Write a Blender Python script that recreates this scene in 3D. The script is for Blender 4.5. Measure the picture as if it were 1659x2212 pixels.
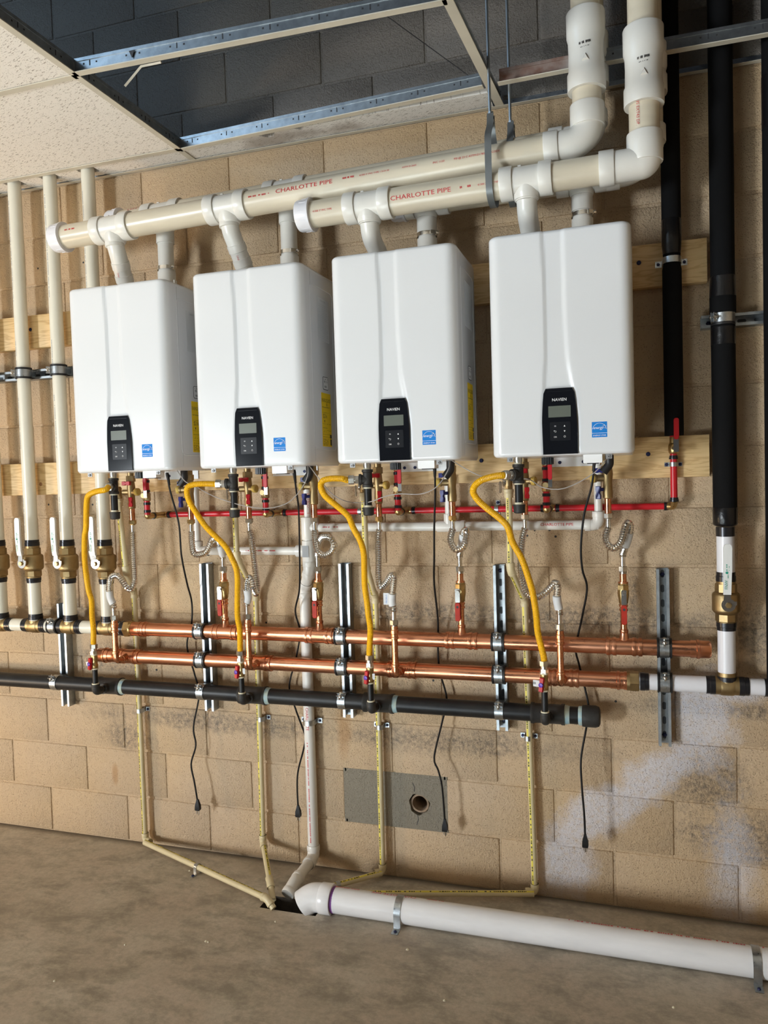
import bpy, math, random
from mathutils import Vector as V, Matrix, noise
random.seed(7)
scn = bpy.context.scene
for o in list(bpy.data.objects): bpy.data.objects.remove(o)

# ------------------------------------------------------------------ camera
FPX = 1658.95
PITCH, YAW, ROLL = -0.0424852, -0.3101238, -0.0300147
CAM = V((2.71234, -2.78312, 1.54390))
_f = V((math.sin(YAW)*math.cos(PITCH), math.cos(YAW)*math.cos(PITCH), math.sin(PITCH)))
_r0 = V((math.cos(YAW), -math.sin(YAW), 0)); _u0 = _r0.cross(_f)
_r = _r0*math.cos(ROLL) + _u0*math.sin(ROLL); _u = -_r0*math.sin(ROLL) + _u0*math.cos(ROLL)
cd = bpy.data.cameras.new('camera'); cam = bpy.data.objects.new('camera', cd); scn.collection.objects.link(cam)
cd.sensor_fit = 'HORIZONTAL'; cd.sensor_width = 36.0; cd.lens = 36.0*FPX/1659.0; cd.clip_start = .05
cam.matrix_world = Matrix(((_r.x,_u.x,-_f.x,CAM.x),(_r.y,_u.y,-_f.y,CAM.y),(_r.z,_u.z,-_f.z,CAM.z),(0,0,0,1)))
scn.camera = cam
def _ray(u, v): return _f*FPX + _r*(u-829.5) - _u*(v-1106)
def at(u, v, y):                       # measured picture position -> point at depth y in front of the wall
    d = _ray(u, v); return CAM + d*((y-CAM.y)/d.y)
def atz(u, v, z):
    d = _ray(u, v); return CAM + d*((z-CAM.z)/d.z)

# ------------------------------------------------------------------ world, lights, exposure
w = bpy.data.worlds.new('world'); scn.world = w; w.use_nodes = True
w.node_tree.nodes['Background'].inputs[0].default_value = (.90, .95, 1.0, 1)
w.node_tree.nodes['Background'].inputs[1].default_value = .05
def area(name, loc, target, sx, sy, power, col):
    l = bpy.data.lights.new(name, 'AREA'); l.shape = 'RECTANGLE'; l.size = sx; l.size_y = sy; l.energy = power; l.color = col
    o = bpy.data.objects.new(name, l); scn.collection.objects.link(o); o.location = loc
    o.rotation_euler = (V(target)-V(loc)).to_track_quat('-Z', 'Y').to_euler(); return o
area('work_lamp', (-1.6, -1.7, .35), (.2, -.5, 2.8), .36, .36, 40, (1.0, .72, .44))
area('daylight_doorway', (-3.7, -8.0, .80), (1.9, 0, 1.0), 1.2, 1.6, 620, (.88, .95, 1.0))
area('plenum_blue_fill', (-.5, -2.2, 3.75), (1.4, 0, 3.45), 1.6, .2, 21, (.50, .74, 1.0))  # added blue fill lamp brightening the dark ceiling void; no opening known there
sl_ = bpy.data.lights.new('sunbeam_on_floor', 'SPOT'); sl_.energy = 45000; sl_.spot_size = math.radians(18); sl_.spot_blend = .4; sl_.shadow_soft_size = .1; sl_.color = (.70, .86, 1.0)
so_ = bpy.data.objects.new('sunbeam_on_floor', sl_); COL_ = scn.collection; COL_.objects.link(so_); so_.location = (.3, -7.6, 3.7); so_.rotation_euler = (V((1.1, -3.3, 0))-V((.3, -7.6, 3.7))).to_track_quat('-Z', 'Y').to_euler()
scn.view_settings.view_transform = 'Standard'; scn.view_settings.look = 'None'
scn.view_settings.exposure = -0.10; scn.view_settings.gamma = 1.0; scn.view_settings.use_curve_mapping = False

# ------------------------------------------------------------------ helpers
COL = scn.collection
PRINTS = ('stripe_print', 'pipe_print', 'print', 'barcode', 'red_lettering', 'tag_print', 'lever_print')
X, Y, Z = V((1,0,0)), V((0,1,0)), V((0,0,1))
def frame(d):
    d = V(d).normalized(); a = Z if abs(d.z) < .9 else X
    u = d.cross(a).normalized(); return d, u, d.cross(u)
def fillet(pts, R, k=7):
    pts = [V(p) for p in pts]; out = [pts[0]]
    for i in range(1, len(pts)-1):
        a = (pts[i-1]-pts[i]); b = (pts[i+1]-pts[i]); la, lb = a.length, b.length; a.normalize(); b.normalize()
        ang = math.acos(max(-1, min(1, a.dot(b))))
        if ang > 3.1: out.append(pts[i]); continue
        t = min(R/math.tan(ang/2), .48*la, .48*lb); rr = t*math.tan(ang/2)
        c = pts[i] + (a+b).normalized()*(rr/math.sin(ang/2)); p0 = pts[i]+a*t; p1 = pts[i]+b*t
        v0 = p0-c; v1 = p1-c; tot = math.pi-ang; ax = v0.cross(v1).normalized()
        for j in range(k+1): out.append(c + Matrix.Rotation(tot*j/k, 3, ax) @ v0)
    out.append(pts[-1]); return out
def spline(pts, step=.01):
    P = [V(p) for p in pts]; P = [P[0]*2-P[1]] + P + [P[-1]*2-P[-2]]; out = []
    for i in range(1, len(P)-2):
        n = max(2, int((P[i+1]-P[i]).length/step))
        for j in range(n):
            t = j/n; a, b, c, d = P[i-1], P[i], P[i+1], P[i+2]
            out.append(.5*((2*b) + (c-a)*t + (2*a-5*b+4*c-d)*t*t + (3*b-a-3*c+d)*t**3))
    out.append(P[-2]); return out
def resample(pts, step):
    L = [0]
    for a, b in zip(pts, pts[1:]): L.append(L[-1]+(b-a).length)
    n = max(2, int(L[-1]/step)); out = []; j = 0
    for i in range(n+1):
        s = L[-1]*i/n
        while j < len(L)-2 and L[j+1] < s: j += 1
        t = (s-L[j])/max(1e-9, L[j+1]-L[j]); out.append(pts[j].lerp(pts[j+1], t))
    return out
class MB:
    def __init__(s): s.v = []; s.f = []
    def loft(s, rings, caps=(True, True), closed=False):
        n = len(rings[0]); b = len(s.v)
        for r in rings: s.v += [V(p) for p in r]
        m = len(rings)
        for i in range(m if closed else m-1):
            i2 = (i+1) % m
            for j in range(n):
                k = (j+1) % n; s.f.append((b+i*n+j, b+i*n+k, b+i2*n+k, b+i2*n+j))
        if not closed:
            if caps[0]: s.f.append(tuple(b+j for j in reversed(range(n))))
            if caps[1]: s.f.append(tuple(b+(m-1)*n+j for j in range(n)))
        return s
    def lathe(s, A, d, prof, n=20, caps=(True, True), rot=0):
        d, u, w = frame(d); A = V(A); rings = []
        for q, r in prof:
            rings.append([A + d*q + u*(r*math.cos(rot+6.28318531*j/n)) + w*(r*math.sin(rot+6.28318531*j/n)) for j in range(n)])
        return s.loft(rings, caps)
    def ringband(s, A, d, r0, r1, wd, n=24):
        h = wd/2; return s.lathe(A, d, [(-h,r0),(-h,r1),(h,r1),(h,r0),(-h,r0)], n, (False, False))
    def tube(s, pts, r, n=12, caps=(True, True)):
        pts = [V(p) for p in pts]; m = len(pts); T = []
        for i in range(m):
            t = (pts[min(i+1,m-1)]-pts[max(i-1,0)]); T.append(t.normalized() if t.length > 0 else Z)
        _, u, _ = frame(T[0]); rings = []
        for i in range(m):
            u = (u - T[i]*u.dot(T[i])).normalized(); w = T[i].cross(u)
            rr = r[i] if isinstance(r, (list, tuple)) else r
            rings.append([pts[i] + u*(rr*math.cos(6.28318531*j/n)) + w*(rr*math.sin(6.28318531*j/n)) for j in range(n)])
        return s.loft(rings, caps)
    def corrugated(s, pts, r0, r1, pitch, n=10):
        pts = resample(pts, pitch/4); rr = [(r0, (r0+r1)/2, r1, (r0+r1)/2)[i % 4] for i in range(len(pts))]
        return s.tube(pts, rr, n)
    def box(s, c, sz, ax=(X, Y, Z)):
        c = V(c); hx, hy, hz = sz[0]/2, sz[1]/2, sz[2]/2; b = len(s.v)
        for i in (-1, 1):
            for j in (-1, 1):
                for k in (-1, 1): s.v.append(c + ax[0]*(hx*i) + ax[1]*(hy*j) + ax[2]*(hz*k))
        s.f += [tuple(b+q for q in f) for f in ((0,1,3,2),(4,6,7,5),(0,4,5,1),(2,3,7,6),(0,2,6,4),(1,5,7,3))]; return s
    def prism(s, poly, o, ux, uy, un, h, rim=0):
        o = V(o); ux, uy, un = V(ux), V(uy), V(un)
        r0 = [o+ux*a+uy*b for a, b in poly]
        if rim:
            cx = sum(a for a, b in poly)/len(poly); cy = sum(b for a, b in poly)/len(poly)
            def sh(q):
                out = []
                for a, b in poly:
                    l = math.hypot(a-cx, b-cy); k = (l-rim)/l if l > 1e-9 else 1; out.append(o+ux*(cx+(a-cx)*k)+uy*(cy+(b-cy)*k)+un*q)
                return out
            return s.loft([r0, [p+un*(h-rim) for p in r0], sh(h)])
        return s.loft([r0, [p+un*h for p in r0]])
    def quad(s, a, b, c, d):
        k = len(s.v); s.v += [V(a), V(b), V(c), V(d)]; s.f.append((k, k+1, k+2, k+3)); return s
    def mesh(s, name, mat, off=None, ang=38, smooth=True):
        me = bpy.data.meshes.new(name); o = off or V((0,0,0))
        me.from_pydata([tuple(p-o) for p in s.v], [], s.f); me.validate()
        import bmesh
        bm = bmesh.new(); bm.from_mesh(me); bmesh.ops.recalc_face_normals(bm, faces=bm.faces); bm.to_mesh(me); bm.free()
        if smooth:
            me.polygons.foreach_set('use_smooth', [True]*len(me.polygons)); me.set_sharp_from_angle(angle=math.radians(ang))
        if mat: me.materials.append(mat)
        return me
    def build_each(s, name, mat, parent=None, ang=38):
        # every separate piece becomes an object of its own
        par = list(range(len(s.v)))
        def find(a):
            while par[a] != a: par[a] = par[par[a]]; a = par[a]
            return a
        for f in s.f:
            r = find(f[0])
            for q in f[1:]: par[find(q)] = r
        grp = {}
        for f in s.f: grp.setdefault(find(f[0]), []).append(f)
        out = []
        for fs in grp.values():
            ids = sorted({i for f in fs for i in f}); mp = {a: b for b, a in enumerate(ids)}; m = MB()
            m.v = [s.v[i] for i in ids]; m.f = [tuple(mp[i] for i in f) for f in fs]; out.append(m.build(name, mat, parent, ang))
        return out
    def build(s, name, mat, parent=None, ang=38, smooth=True, label=None):
        off = root_of(parent) if parent else V((0,0,0))
        o = bpy.data.objects.new(name, s.mesh(name, mat, off, ang, smooth)); COL.objects.link(o)
        if parent: o.parent = parent
        if label: o['label'] = label
        if name in PRINTS: o['kind'] = 'stuff'
        return o
_loc = {}
def root_of(o):
    while o.parent: o = o.parent
    return V(o.location)
def thing(name, label, cat, loc=(0,0,0), group=None):
    o = bpy.data.objects.new(name, None); COL.objects.link(o); o.location = loc; o.empty_display_size = .05
    o['label'] = label; o['category'] = cat
    if group: o['group'] = group
    return o
def tag(o, label, cat, group=None):
    o['label'] = label; o['category'] = cat
    if group: o['group'] = group
    return o
def struct(o): o['kind'] = 'structure'; return o
def copy_tree(o, parent=None):
    c = o.copy(); COL.objects.link(c); c.parent = parent
    for ch in [q for q in bpy.data.objects if q.parent == o]: copy_tree(ch, c)
    return c
_txt = {}
def text2d(body, size, align='LEFT'):
    key = (body, align)
    if key not in _txt:
        cu = bpy.data.curves.new('t', 'FONT'); cu.body = body; cu.size = 1; cu.resolution_u = 2; cu.align_x = align
        ob = bpy.data.objects.new('t', cu); me = bpy.data.meshes.new_from_object(ob)
        _txt[key] = ([(v.co.x, v.co.y) for v in me.vertices], [tuple(p.vertices) for p in me.polygons])
        bpy.data.objects.remove(ob); bpy.data.curves.remove(cu); bpy.data.meshes.remove(me)
    vs, fs = _txt[key]; return [(a*size, b*size) for a, b in vs], fs
def put2d(mb, data, fn):
    vs, fs = data; b = len(mb.v); mb.v += [fn(x, y) for x, y in vs]; mb.f += [tuple(b+i for i in f) for f in fs]
def flatmap(o, ux, uy, sx=1): 
    o = V(o); return lambda x, y: o + ux*(x*sx) + uy*y
def cylmap(A, d, ref, r, y0=0, sx=1):
    A = V(A); d = V(d).normalized(); ref = (V(ref)-d*V(ref).dot(d)).normalized(); up = ref.cross(d)
    def fn(x, y):
        th = (y+y0)/r; return A + d*(x*sx) + ref*(r*math.cos(th)) + up*(r*math.sin(th))
    return fn
def dashes(length, h, seed, wmin=.0015, wmax=.005, gap=.25):
    rnd = random.Random(seed); vs = []; fs = []; x = 0
    while x < length:
        w_ = rnd.uniform(wmin, wmax)
        if rnd.random() > gap:
            b = len(vs); y0 = rnd.uniform(0, .15)*h; vs += [(x, y0), (x+w_*.8, y0), (x+w_*.8, h), (x, h)]; fs.append((b, b+1, b+2, b+3))
        x += w_ + .0008
    return vs, fs
def rrect(wd, ht, r, k=5):
    out = []
    for cx, cy, a0 in ((wd/2-r, ht/2-r, 0), (-wd/2+r, ht/2-r, 90), (-wd/2+r, -ht/2+r, 180), (wd/2-r, -ht/2+r, 270)):
        for i in range(k+1):
            a = math.radians(a0+90*i/k); out.append((cx+r*math.cos(a), cy+r*math.sin(a)))
    return out
def circ(r, n=16): return [(r*math.cos(6.2831853*i/n), r*math.sin(6.2831853*i/n)) for i in range(n)]
# fittings shared by many pipes
def elbow(mb, A, B, C, r, rs, ls, R, n=20):         # bend A-B-C with sockets at both ends
    A, B, C = V(A), V(B), V(C); mb.tube(fillet([A, B, C], R, 9), rs*.97, n)
    for P, Q in ((A, B), (C, B)):
        d = (Q-P).normalized(); mb.lathe(P, d, [(0, r*.98), (0, rs), (.002, rs*1.04), (ls-.002, rs*1.04), (ls, rs)], n)
# ------------------------------------------------------------------ materials
def nt(name):
    m = bpy.data.materials.new(name); m.use_nodes = True; t = m.node_tree; return m, t, t.nodes['Principled BSDF']
def N(t, typ, **kw):
    n = t.nodes.new(typ)
    for k, v in kw.items():
        if k.startswith('i_'): n.inputs[k[2:].replace('_', ' ')].default_value = v
        else: setattr(n, k, v)
    return n
def ramp(t, fac, stops, interp='LINEAR'):
    n = t.nodes.new('ShaderNodeValToRGB'); n.color_ramp.interpolation = interp
    e = n.color_ramp.elements
    while len(e) > 1: e.remove(e[0])
    e[0].position = stops[0][0]; e[0].color = (*stops[0][1], 1) if len(stops[0][1]) == 3 else stops[0][1]
    for p, c in stops[1:]:
        q = e.new(p); q.color = (*c, 1)
    t.links.new(fac, n.inputs[0]); return n.outputs[0]
def g(x): return (x, x, x)
def mixc(t, fac, a, b, mode='MIX'):
    n = t.nodes.new('ShaderNodeMix'); n.data_type = 'RGBA'; n.blend_type = mode
    for s, v in ((n.inputs[0], fac), (n.inputs[6], a), (n.inputs[7], b)):
        if hasattr(v, 'node'): t.links.new(v, s)
        elif isinstance(v, (int, float)): s.default_value = v
        else: s.default_value = (*v, 1)
    return n.outputs[2]
def mth(t, op, a, b=None, clamp=False):
    n = t.nodes.new('ShaderNodeMath'); n.operation = op; n.use_clamp = clamp
    for i, v in ((0, a), (1, b)):
        if v is None: continue
        if hasattr(v, 'node'): t.links.new(v, n.inputs[i])
        else: n.inputs[i].default_value = v
    return n.outputs[0]
def noise_(t, vec, scale, detail=3, rough=.55, dist=0):
    n = N(t, 'ShaderNodeTexNoise'); n.inputs['Scale'].default_value = scale; n.inputs['Detail'].default_value = detail
    n.inputs['Roughness'].default_value = rough; n.inputs['Distortion'].default_value = dist; t.links.new(vec, n.inputs['Vector']); return n.outputs[0]
def bump(t, p, h, strength, dist=.002, prev=None):
    n = N(t, 'ShaderNodeBump'); n.inputs['Strength'].default_value = strength; n.inputs['Distance'].default_value = dist
    t.links.new(h, n.inputs['Height'])
    if prev: t.links.new(prev, n.inputs['Normal'])
    t.links.new(n.outputs[0], p.inputs['Normal']); return n.outputs[0]
def mapped(t, src, scale):
    n = N(t, 'ShaderNodeMapping'); n.inputs['Scale'].default_value = scale; t.links.new(src, n.inputs[0]); return n.outputs[0]
def mat(name, col, rough=.5, metal=0, var=0, vscale=8, coat=0, bmp=0, bscale=60, spec=.5, col2=None, stretch=None, rvar=0):
    m, t, p = nt(name); p.inputs['Roughness'].default_value = rough; p.inputs['Metallic'].default_value = metal
    p.inputs['Coat Weight'].default_value = coat; p.inputs['Coat Roughness'].default_value = .08; p.inputs['Specular IOR Level'].default_value = spec
    tc = N(t, 'ShaderNodeTexCoord').outputs['Object']
    if stretch: tc = mapped(t, tc, stretch)
    p.inputs['Base Color'].default_value = (*col, 1)
    if var or col2:
        c2 = col2 or tuple(c*(1-var) for c in col)
        f = noise_(t, tc, vscale, 4); t.links.new(ramp(t, f, [(.35, col), (.68, c2)]), p.inputs['Base Color'])
    if rvar:
        f = noise_(t, tc, vscale*2.3, 4); t.links.new(ramp(t, f, [(.3, g(max(.02, rough-rvar))), (.7, g(rough+rvar))]), p.inputs['Roughness'])
    if bmp: bump(t, p, noise_(t, tc, bscale, 3), bmp)
    return m
MT = {}
MT['heater'] = mat('heater_white_enamel', (.685,.70,.72), .24, coat=.25, bmp=.03, bscale=420, spec=.4)
MT['label_white'] = mat('label_paper', (.66,.66,.66), .55)
MT['label_side'] = mat('grey_rating_label', (.58,.59,.60), .5)
MT['label_grey'] = mat('label_print_grey', (.30,.31,.32), .6)
MT['ink'] = mat('black_ink', (.02,.02,.022), .6)
MT['ink_red'] = mat('red_ink', (.55,.03,.035), .5)
MT['ink_green'] = mat('green_ink', (.02,.28,.20), .5)
MT['ink_blue'] = mat('blue_ink', (.02,.16,.52), .5)
MT['yellow_label'] = mat('yellow_label', (.82,.56,.01), .5)
MT['star_blue'] = mat('blue_sticker', (.015,.20,.60), .5, spec=.15)
MT['white_print'] = mat('white_print', (.85,.85,.85), .45)
MT['panel'] = mat('gloss_black_panel', (.006,.007,.010), .10, coat=.4)
MT['keypad'] = mat('satin_black_keypad', (.012,.013,.016), .3, spec=.15)
MT['lcd'] = mat('lcd_grey_green', (.12,.135,.115), .25, spec=.3)
MT['seam'] = mat('white_enamel_seam', (.45,.46,.47), .4)
MT['pvc_fit'] = mat('white_pvc_fitting', (.72,.70,.65), .32, var=.06, vscale=12)
MT['pvc_cap'] = mat('bright_white_pvc_cap', (.72,.72,.76), .3)
MT['pvc'] = mat('cream_pvc_pipe', (.66,.59,.46), .30, var=.14, vscale=9, stretch=(.4,1.6,1.6))
MT['pvc_white'] = mat('white_pvc_drain', (.70,.67,.62), .3, var=.06, vscale=10)
MT['pvc_floor'] = mat('white_pvc_floor_pipe', (.82,.82,.83), .22, var=.08, vscale=14, stretch=(.5,2,2))
MT['primer'] = mat('purple_primer', (.20,.06,.28), .5)
MT['pex_white'] = mat('white_riser_pipe', (.70,.67,.57), .33, var=.06, vscale=8)
MT['cpvc'] = mat('cpvc_cream', (.64,.54,.33), .42, var=.10, vscale=14)
MT['cpvc_yellow'] = mat('cpvc_yellow_stripe', (.72,.60,.08), .45)
MT['copper'] = mat('copper', (.72,.34,.20), .31, 1, col2=(.62,.25,.13), vscale=7, rvar=.10, stretch=(.35,1.5,1.5))
MT['copper_v'] = mat('copper_upright', (.76,.36,.20), .28, 1, col2=(.60,.25,.13), vscale=16, rvar=.08)
MT['brass'] = mat('brass', (.56,.40,.18), .34, 1, var=.25, vscale=30, rvar=.08)
MT['brass_dull'] = mat('cast_brass', (.40,.29,.145), .48, 1, var=.25, vscale=25, bmp=.15, bscale=260)
MT['steel'] = mat('stainless_steel', (.74,.72,.68), .2, 1)
MT['nut'] = mat('plated_nut', (.62,.60,.55), .3, 1, var=.2, vscale=40)
MT['latch'] = mat('dull_latch_steel', (.30,.30,.30), .5, .6)
MT['galv'] = mat('galvanised_steel', (.50,.53,.55), .36, 1, var=.22, vscale=55, rvar=.1)
MT['galv_dark'] = mat('galvanised_channel', (.42,.45,.47), .42, 1, var=.25, vscale=40)
MT['strut_slot'] = mat('strut_slot_grey', (.085,.095,.10), .6)
MT['slot'] = mat('slot_shadow_dark', (.03,.03,.033), .7)
MT['iron'] = mat('black_iron_pipe', (.009,.009,.010), .42, .0, vscale=14, bmp=.05, bscale=200, col2=(.018,.017,.016), spec=.3)
MT['iron_cast'] = mat('black_malleable_iron', (.040,.037,.034), .55, .1, spec=.3, var=.3, vscale=30, bmp=.25, bscale=240)
MT['tape'] = mat('thread_paste', (.62,.57,.42), .55)
MT['dope_blue'] = mat('blue_thread_paste', (.25,.42,.52), .5, col2=(.45,.48,.36), vscale=30)
MT['foam'] = mat('black_pipe_insulation', (.006,.006,.0065), .85, bmp=.1, bscale=300, spec=.12)
MT['vinyl'] = mat('gloss_black_tape', (.006,.006,.007), .28, bmp=.6, bscale=60, spec=.35)
MT['rubber'] = mat('black_rubber', (.012,.012,.013), .45)
MT['crimp'] = mat('black_crimp_ring', (.022,.022,.026), .28, .4)
MT['pex_red'] = mat('red_pex', (.55,.012,.022), .32, var=.1, vscale=20)
MT['red'] = mat('red_plastic_handle', (.46,.012,.018), .4, spec=.3)
MT['red_lever'] = mat('red_dipped_lever', (.42,.030,.016), .5, var=.15, vscale=40, spec=.2)
MT['blue'] = mat('blue_plastic_handle', (.012,.018,.16), .35)
MT['screw'] = mat('blue_masonry_screw', (.015,.02,.075), .4, .3)
MT['yellow_hose'] = mat('yellow_coated_hose', (.83,.44,.004), .4, var=.08, vscale=20)
MT['yellow_cap'] = mat('yellow_plastic_cap', (.62,.43,.10), .4)
MT['white_sleeve'] = mat('white_vinyl_grip', (.74,.75,.74), .35)
MT['cord'] = mat('black_rubber_cord', (.008,.007,.007), .5, spec=.25)
MT['cable'] = mat('grey_cable', (.36,.33,.31), .45)
MT['tee_white'] = mat('aged_white_tee', (.62,.57,.47), .5, var=.15, vscale=6)
MT['rod'] = mat('zinc_rod', (.33,.36,.38), .4, .9)
MT['strap_grey'] = mat('grey_hanger_strap', (.20,.215,.22), .45, .5, var=.1, vscale=20)
MT['rust'] = mat('rusty_tee', (.16,.075,.05), .7, .2, col2=(.40,.37,.34), vscale=9)
MT['purple'] = mat('purple_cap', (.10,.03,.36), .35)
MT['clay'] = mat('old_clay_pipe', (.34,.24,.16), .85, var=.5, vscale=30, bmp=.5, bscale=120)
MT['pit'] = mat('pit_dirt', (.055,.042,.03), .9, var=.5, vscale=25, bmp=.6, bscale=60)
MT['deck'] = mat('dark_roof_deck', (.035,.045,.065), .8)

def wood():
    m, t, p = nt('pine_board'); p.inputs['Roughness'].default_value = .5
    pos = N(t, 'ShaderNodeNewGeometry').outputs['Position']
    a = noise_(t, mapped(t, pos, (1.1, 9, 9)), 3.2, 4, .5, .4)
    w_ = mth(t, 'SINE', mth(t, 'MULTIPLY', a, 46.0));
    n = t.nodes.new('ShaderNodeMath'); n.operation = 'MULTIPLY_ADD'; t.links.new(w_, n.inputs[0]); n.inputs[1].default_value = .5; n.inputs[2].default_value = .5
    c = ramp(t, n.outputs[0], [(0, (.66,.45,.21)), (.55, (.63,.42,.19)), (1, (.50,.30,.115))])
    f = noise_(t, mapped(t, pos, (2, 60, 60)), 6, 3); c = mixc(t, mth(t, 'MULTIPLY', f, .35), c, (.70,.52,.28))
    t.links.new(c, p.inputs['Base Color']); bump(t, p, f, .08); return m
MT['wood'] = wood()

def blob(t, px, pz, warp, cx, cz, ax, az, ang=0, soft=.6):
    ca, sa = math.cos(ang), math.sin(ang)
    dx = mth(t, 'SUBTRACT', px, cx); dz = mth(t, 'SUBTRACT', pz, cz)
    u = mth(t, 'ADD', mth(t, 'MULTIPLY', dx, ca/ax), mth(t, 'MULTIPLY', dz, sa/ax))
    v = mth(t, 'ADD', mth(t, 'MULTIPLY', dx, -sa/az), mth(t, 'MULTIPLY', dz, ca/az))
    d = mth(t, 'SQRT', mth(t, 'ADD', mth(t, 'MULTIPLY', u, u), mth(t, 'MULTIPLY', v, v)))
    d = mth(t, 'ADD', d, mth(t, 'MULTIPLY', mth(t, 'SUBTRACT', warp, .5), 1.9))
    return mth(t, 'DIVIDE', mth(t, 'SUBTRACT', 1.0, d), soft, True)
def maxm(t, l):
    o = l[0]
    for q in l[1:]: o = mth(t, 'MAXIMUM', o, q)
    return o
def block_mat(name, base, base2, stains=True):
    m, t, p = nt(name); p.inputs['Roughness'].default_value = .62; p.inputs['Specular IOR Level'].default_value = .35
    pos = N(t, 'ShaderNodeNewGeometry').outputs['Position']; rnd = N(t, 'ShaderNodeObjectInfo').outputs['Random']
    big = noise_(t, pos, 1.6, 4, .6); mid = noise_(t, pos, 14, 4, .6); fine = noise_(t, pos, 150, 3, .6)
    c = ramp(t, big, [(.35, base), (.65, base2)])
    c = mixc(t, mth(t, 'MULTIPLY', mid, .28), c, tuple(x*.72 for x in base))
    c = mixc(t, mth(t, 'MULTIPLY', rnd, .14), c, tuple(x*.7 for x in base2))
    if stains:
        sp = N(t, 'ShaderNodeSeparateXYZ'); t.links.new(pos, sp.inputs[0]); px, pz = sp.outputs[0], sp.outputs[2]
        wp = noise_(t, pos, 7, 6, .7); grain = noise_(t, pos, 55, 5, .75)
        dark = maxm(t, [blob(t, px, pz, wp, 1.05, .555, .75, .055), blob(t, px, pz, wp, 2.0, .545, .65, .06), blob(t, px, pz, wp, 2.02, 1.035, .55, .05),
                        blob(t, px, pz, wp, 2.62, 1.03, .5, .06), blob(t, px, pz, wp, 3.0, .73, .4, .035), blob(t, px, pz, wp, .35, 1.02, .14, .10), blob(t, px, pz, wp, .55, .80, .3, .07),
                        blob(t, px, pz, wp, 2.95, .47, .16, .18, .4), blob(t, px, pz, wp, 3.05, .30, .25, .12), blob(t, px, pz, wp, .62, .47, .16, .10), blob(t, px, pz, wp, 3.1, 1.0, .16, .14),
                        blob(t, px, pz, wp, 2.72, 1.06, .03, .20)])
        dk = mth(t, 'MULTIPLY', dark, ramp(t, grain, [(.38, g(0)), (.62, g(1))]))
        c = mixc(t, mth(t, 'MULTIPLY', dk, .78), c, (.105,.09,.075))
        pale = maxm(t, [blob(t, px, pz, wp, 2.94, .70, .13, .20, 0, .5), blob(t, px, pz, wp, 2.78, .49, .27, .085, .72, .5), blob(t, px, pz, wp, 2.60, .34, .27, .10, .62, .5),
                        blob(t, px, pz, wp, 2.47, .14, .13, .16, 0, .6), blob(t, px, pz, wp, 3.02, .20, .10, .28, 0, .9), blob(t, px, pz, wp, 3.08, .80, .14, .05, .3, .6)])
        pl = mth(t, 'MULTIPLY', pale, ramp(t, grain, [(.30, g(.25)), (.52, g(1))]))
        c = mixc(t, mth(t, 'MULTIPLY', pl, .68), c, (.60,.60,.66))
        rust = mth(t, 'MAXIMUM', blob(t, px, pz, wp, 1.63, .56, .04, .12), blob(t, px, pz, wp, .55, .29, .02, .06))
        c = mixc(t, mth(t, 'MULTIPLY', rust, .5), c, (.33,.16,.045))
    vo = N(t, 'ShaderNodeTexVoronoi'); vo.inputs['Scale'].default_value = 165; t.links.new(pos, vo.inputs['Vector'])
    pit = mth(t, 'MULTIPLY', ramp(t, vo.outputs['Distance'], [(.10, g(1)), (.24, g(0))]), ramp(t, noise_(t, pos, 42, 2), [(.40, g(0)), (.52, g(1))]))
    c = mixc(t, mth(t, 'MULTIPLY', pit, .7), c, (.13,.09,.06))
    t.links.new(c, p.inputs['Base Color'])
    h = mth(t, 'SUBTRACT', mth(t, 'ADD', mth(t, 'MULTIPLY', fine, 1.0), mth(t, 'MULTIPLY', noise_(t, pos, 60, 3), .8)), mth(t, 'MULTIPLY', pit, 1.1))
    bump(t, p, h, .7, .006); return m
MT['block'] = block_mat('tan_painted_block', (.55,.390,.225), (.50,.375,.252))
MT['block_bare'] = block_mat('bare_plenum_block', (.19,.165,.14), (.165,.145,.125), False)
MT['block_grey'] = block_mat('bare_grey_block', (.245,.215,.160), (.215,.19,.145), False)
MT['mortar'] = MT['block']

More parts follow.
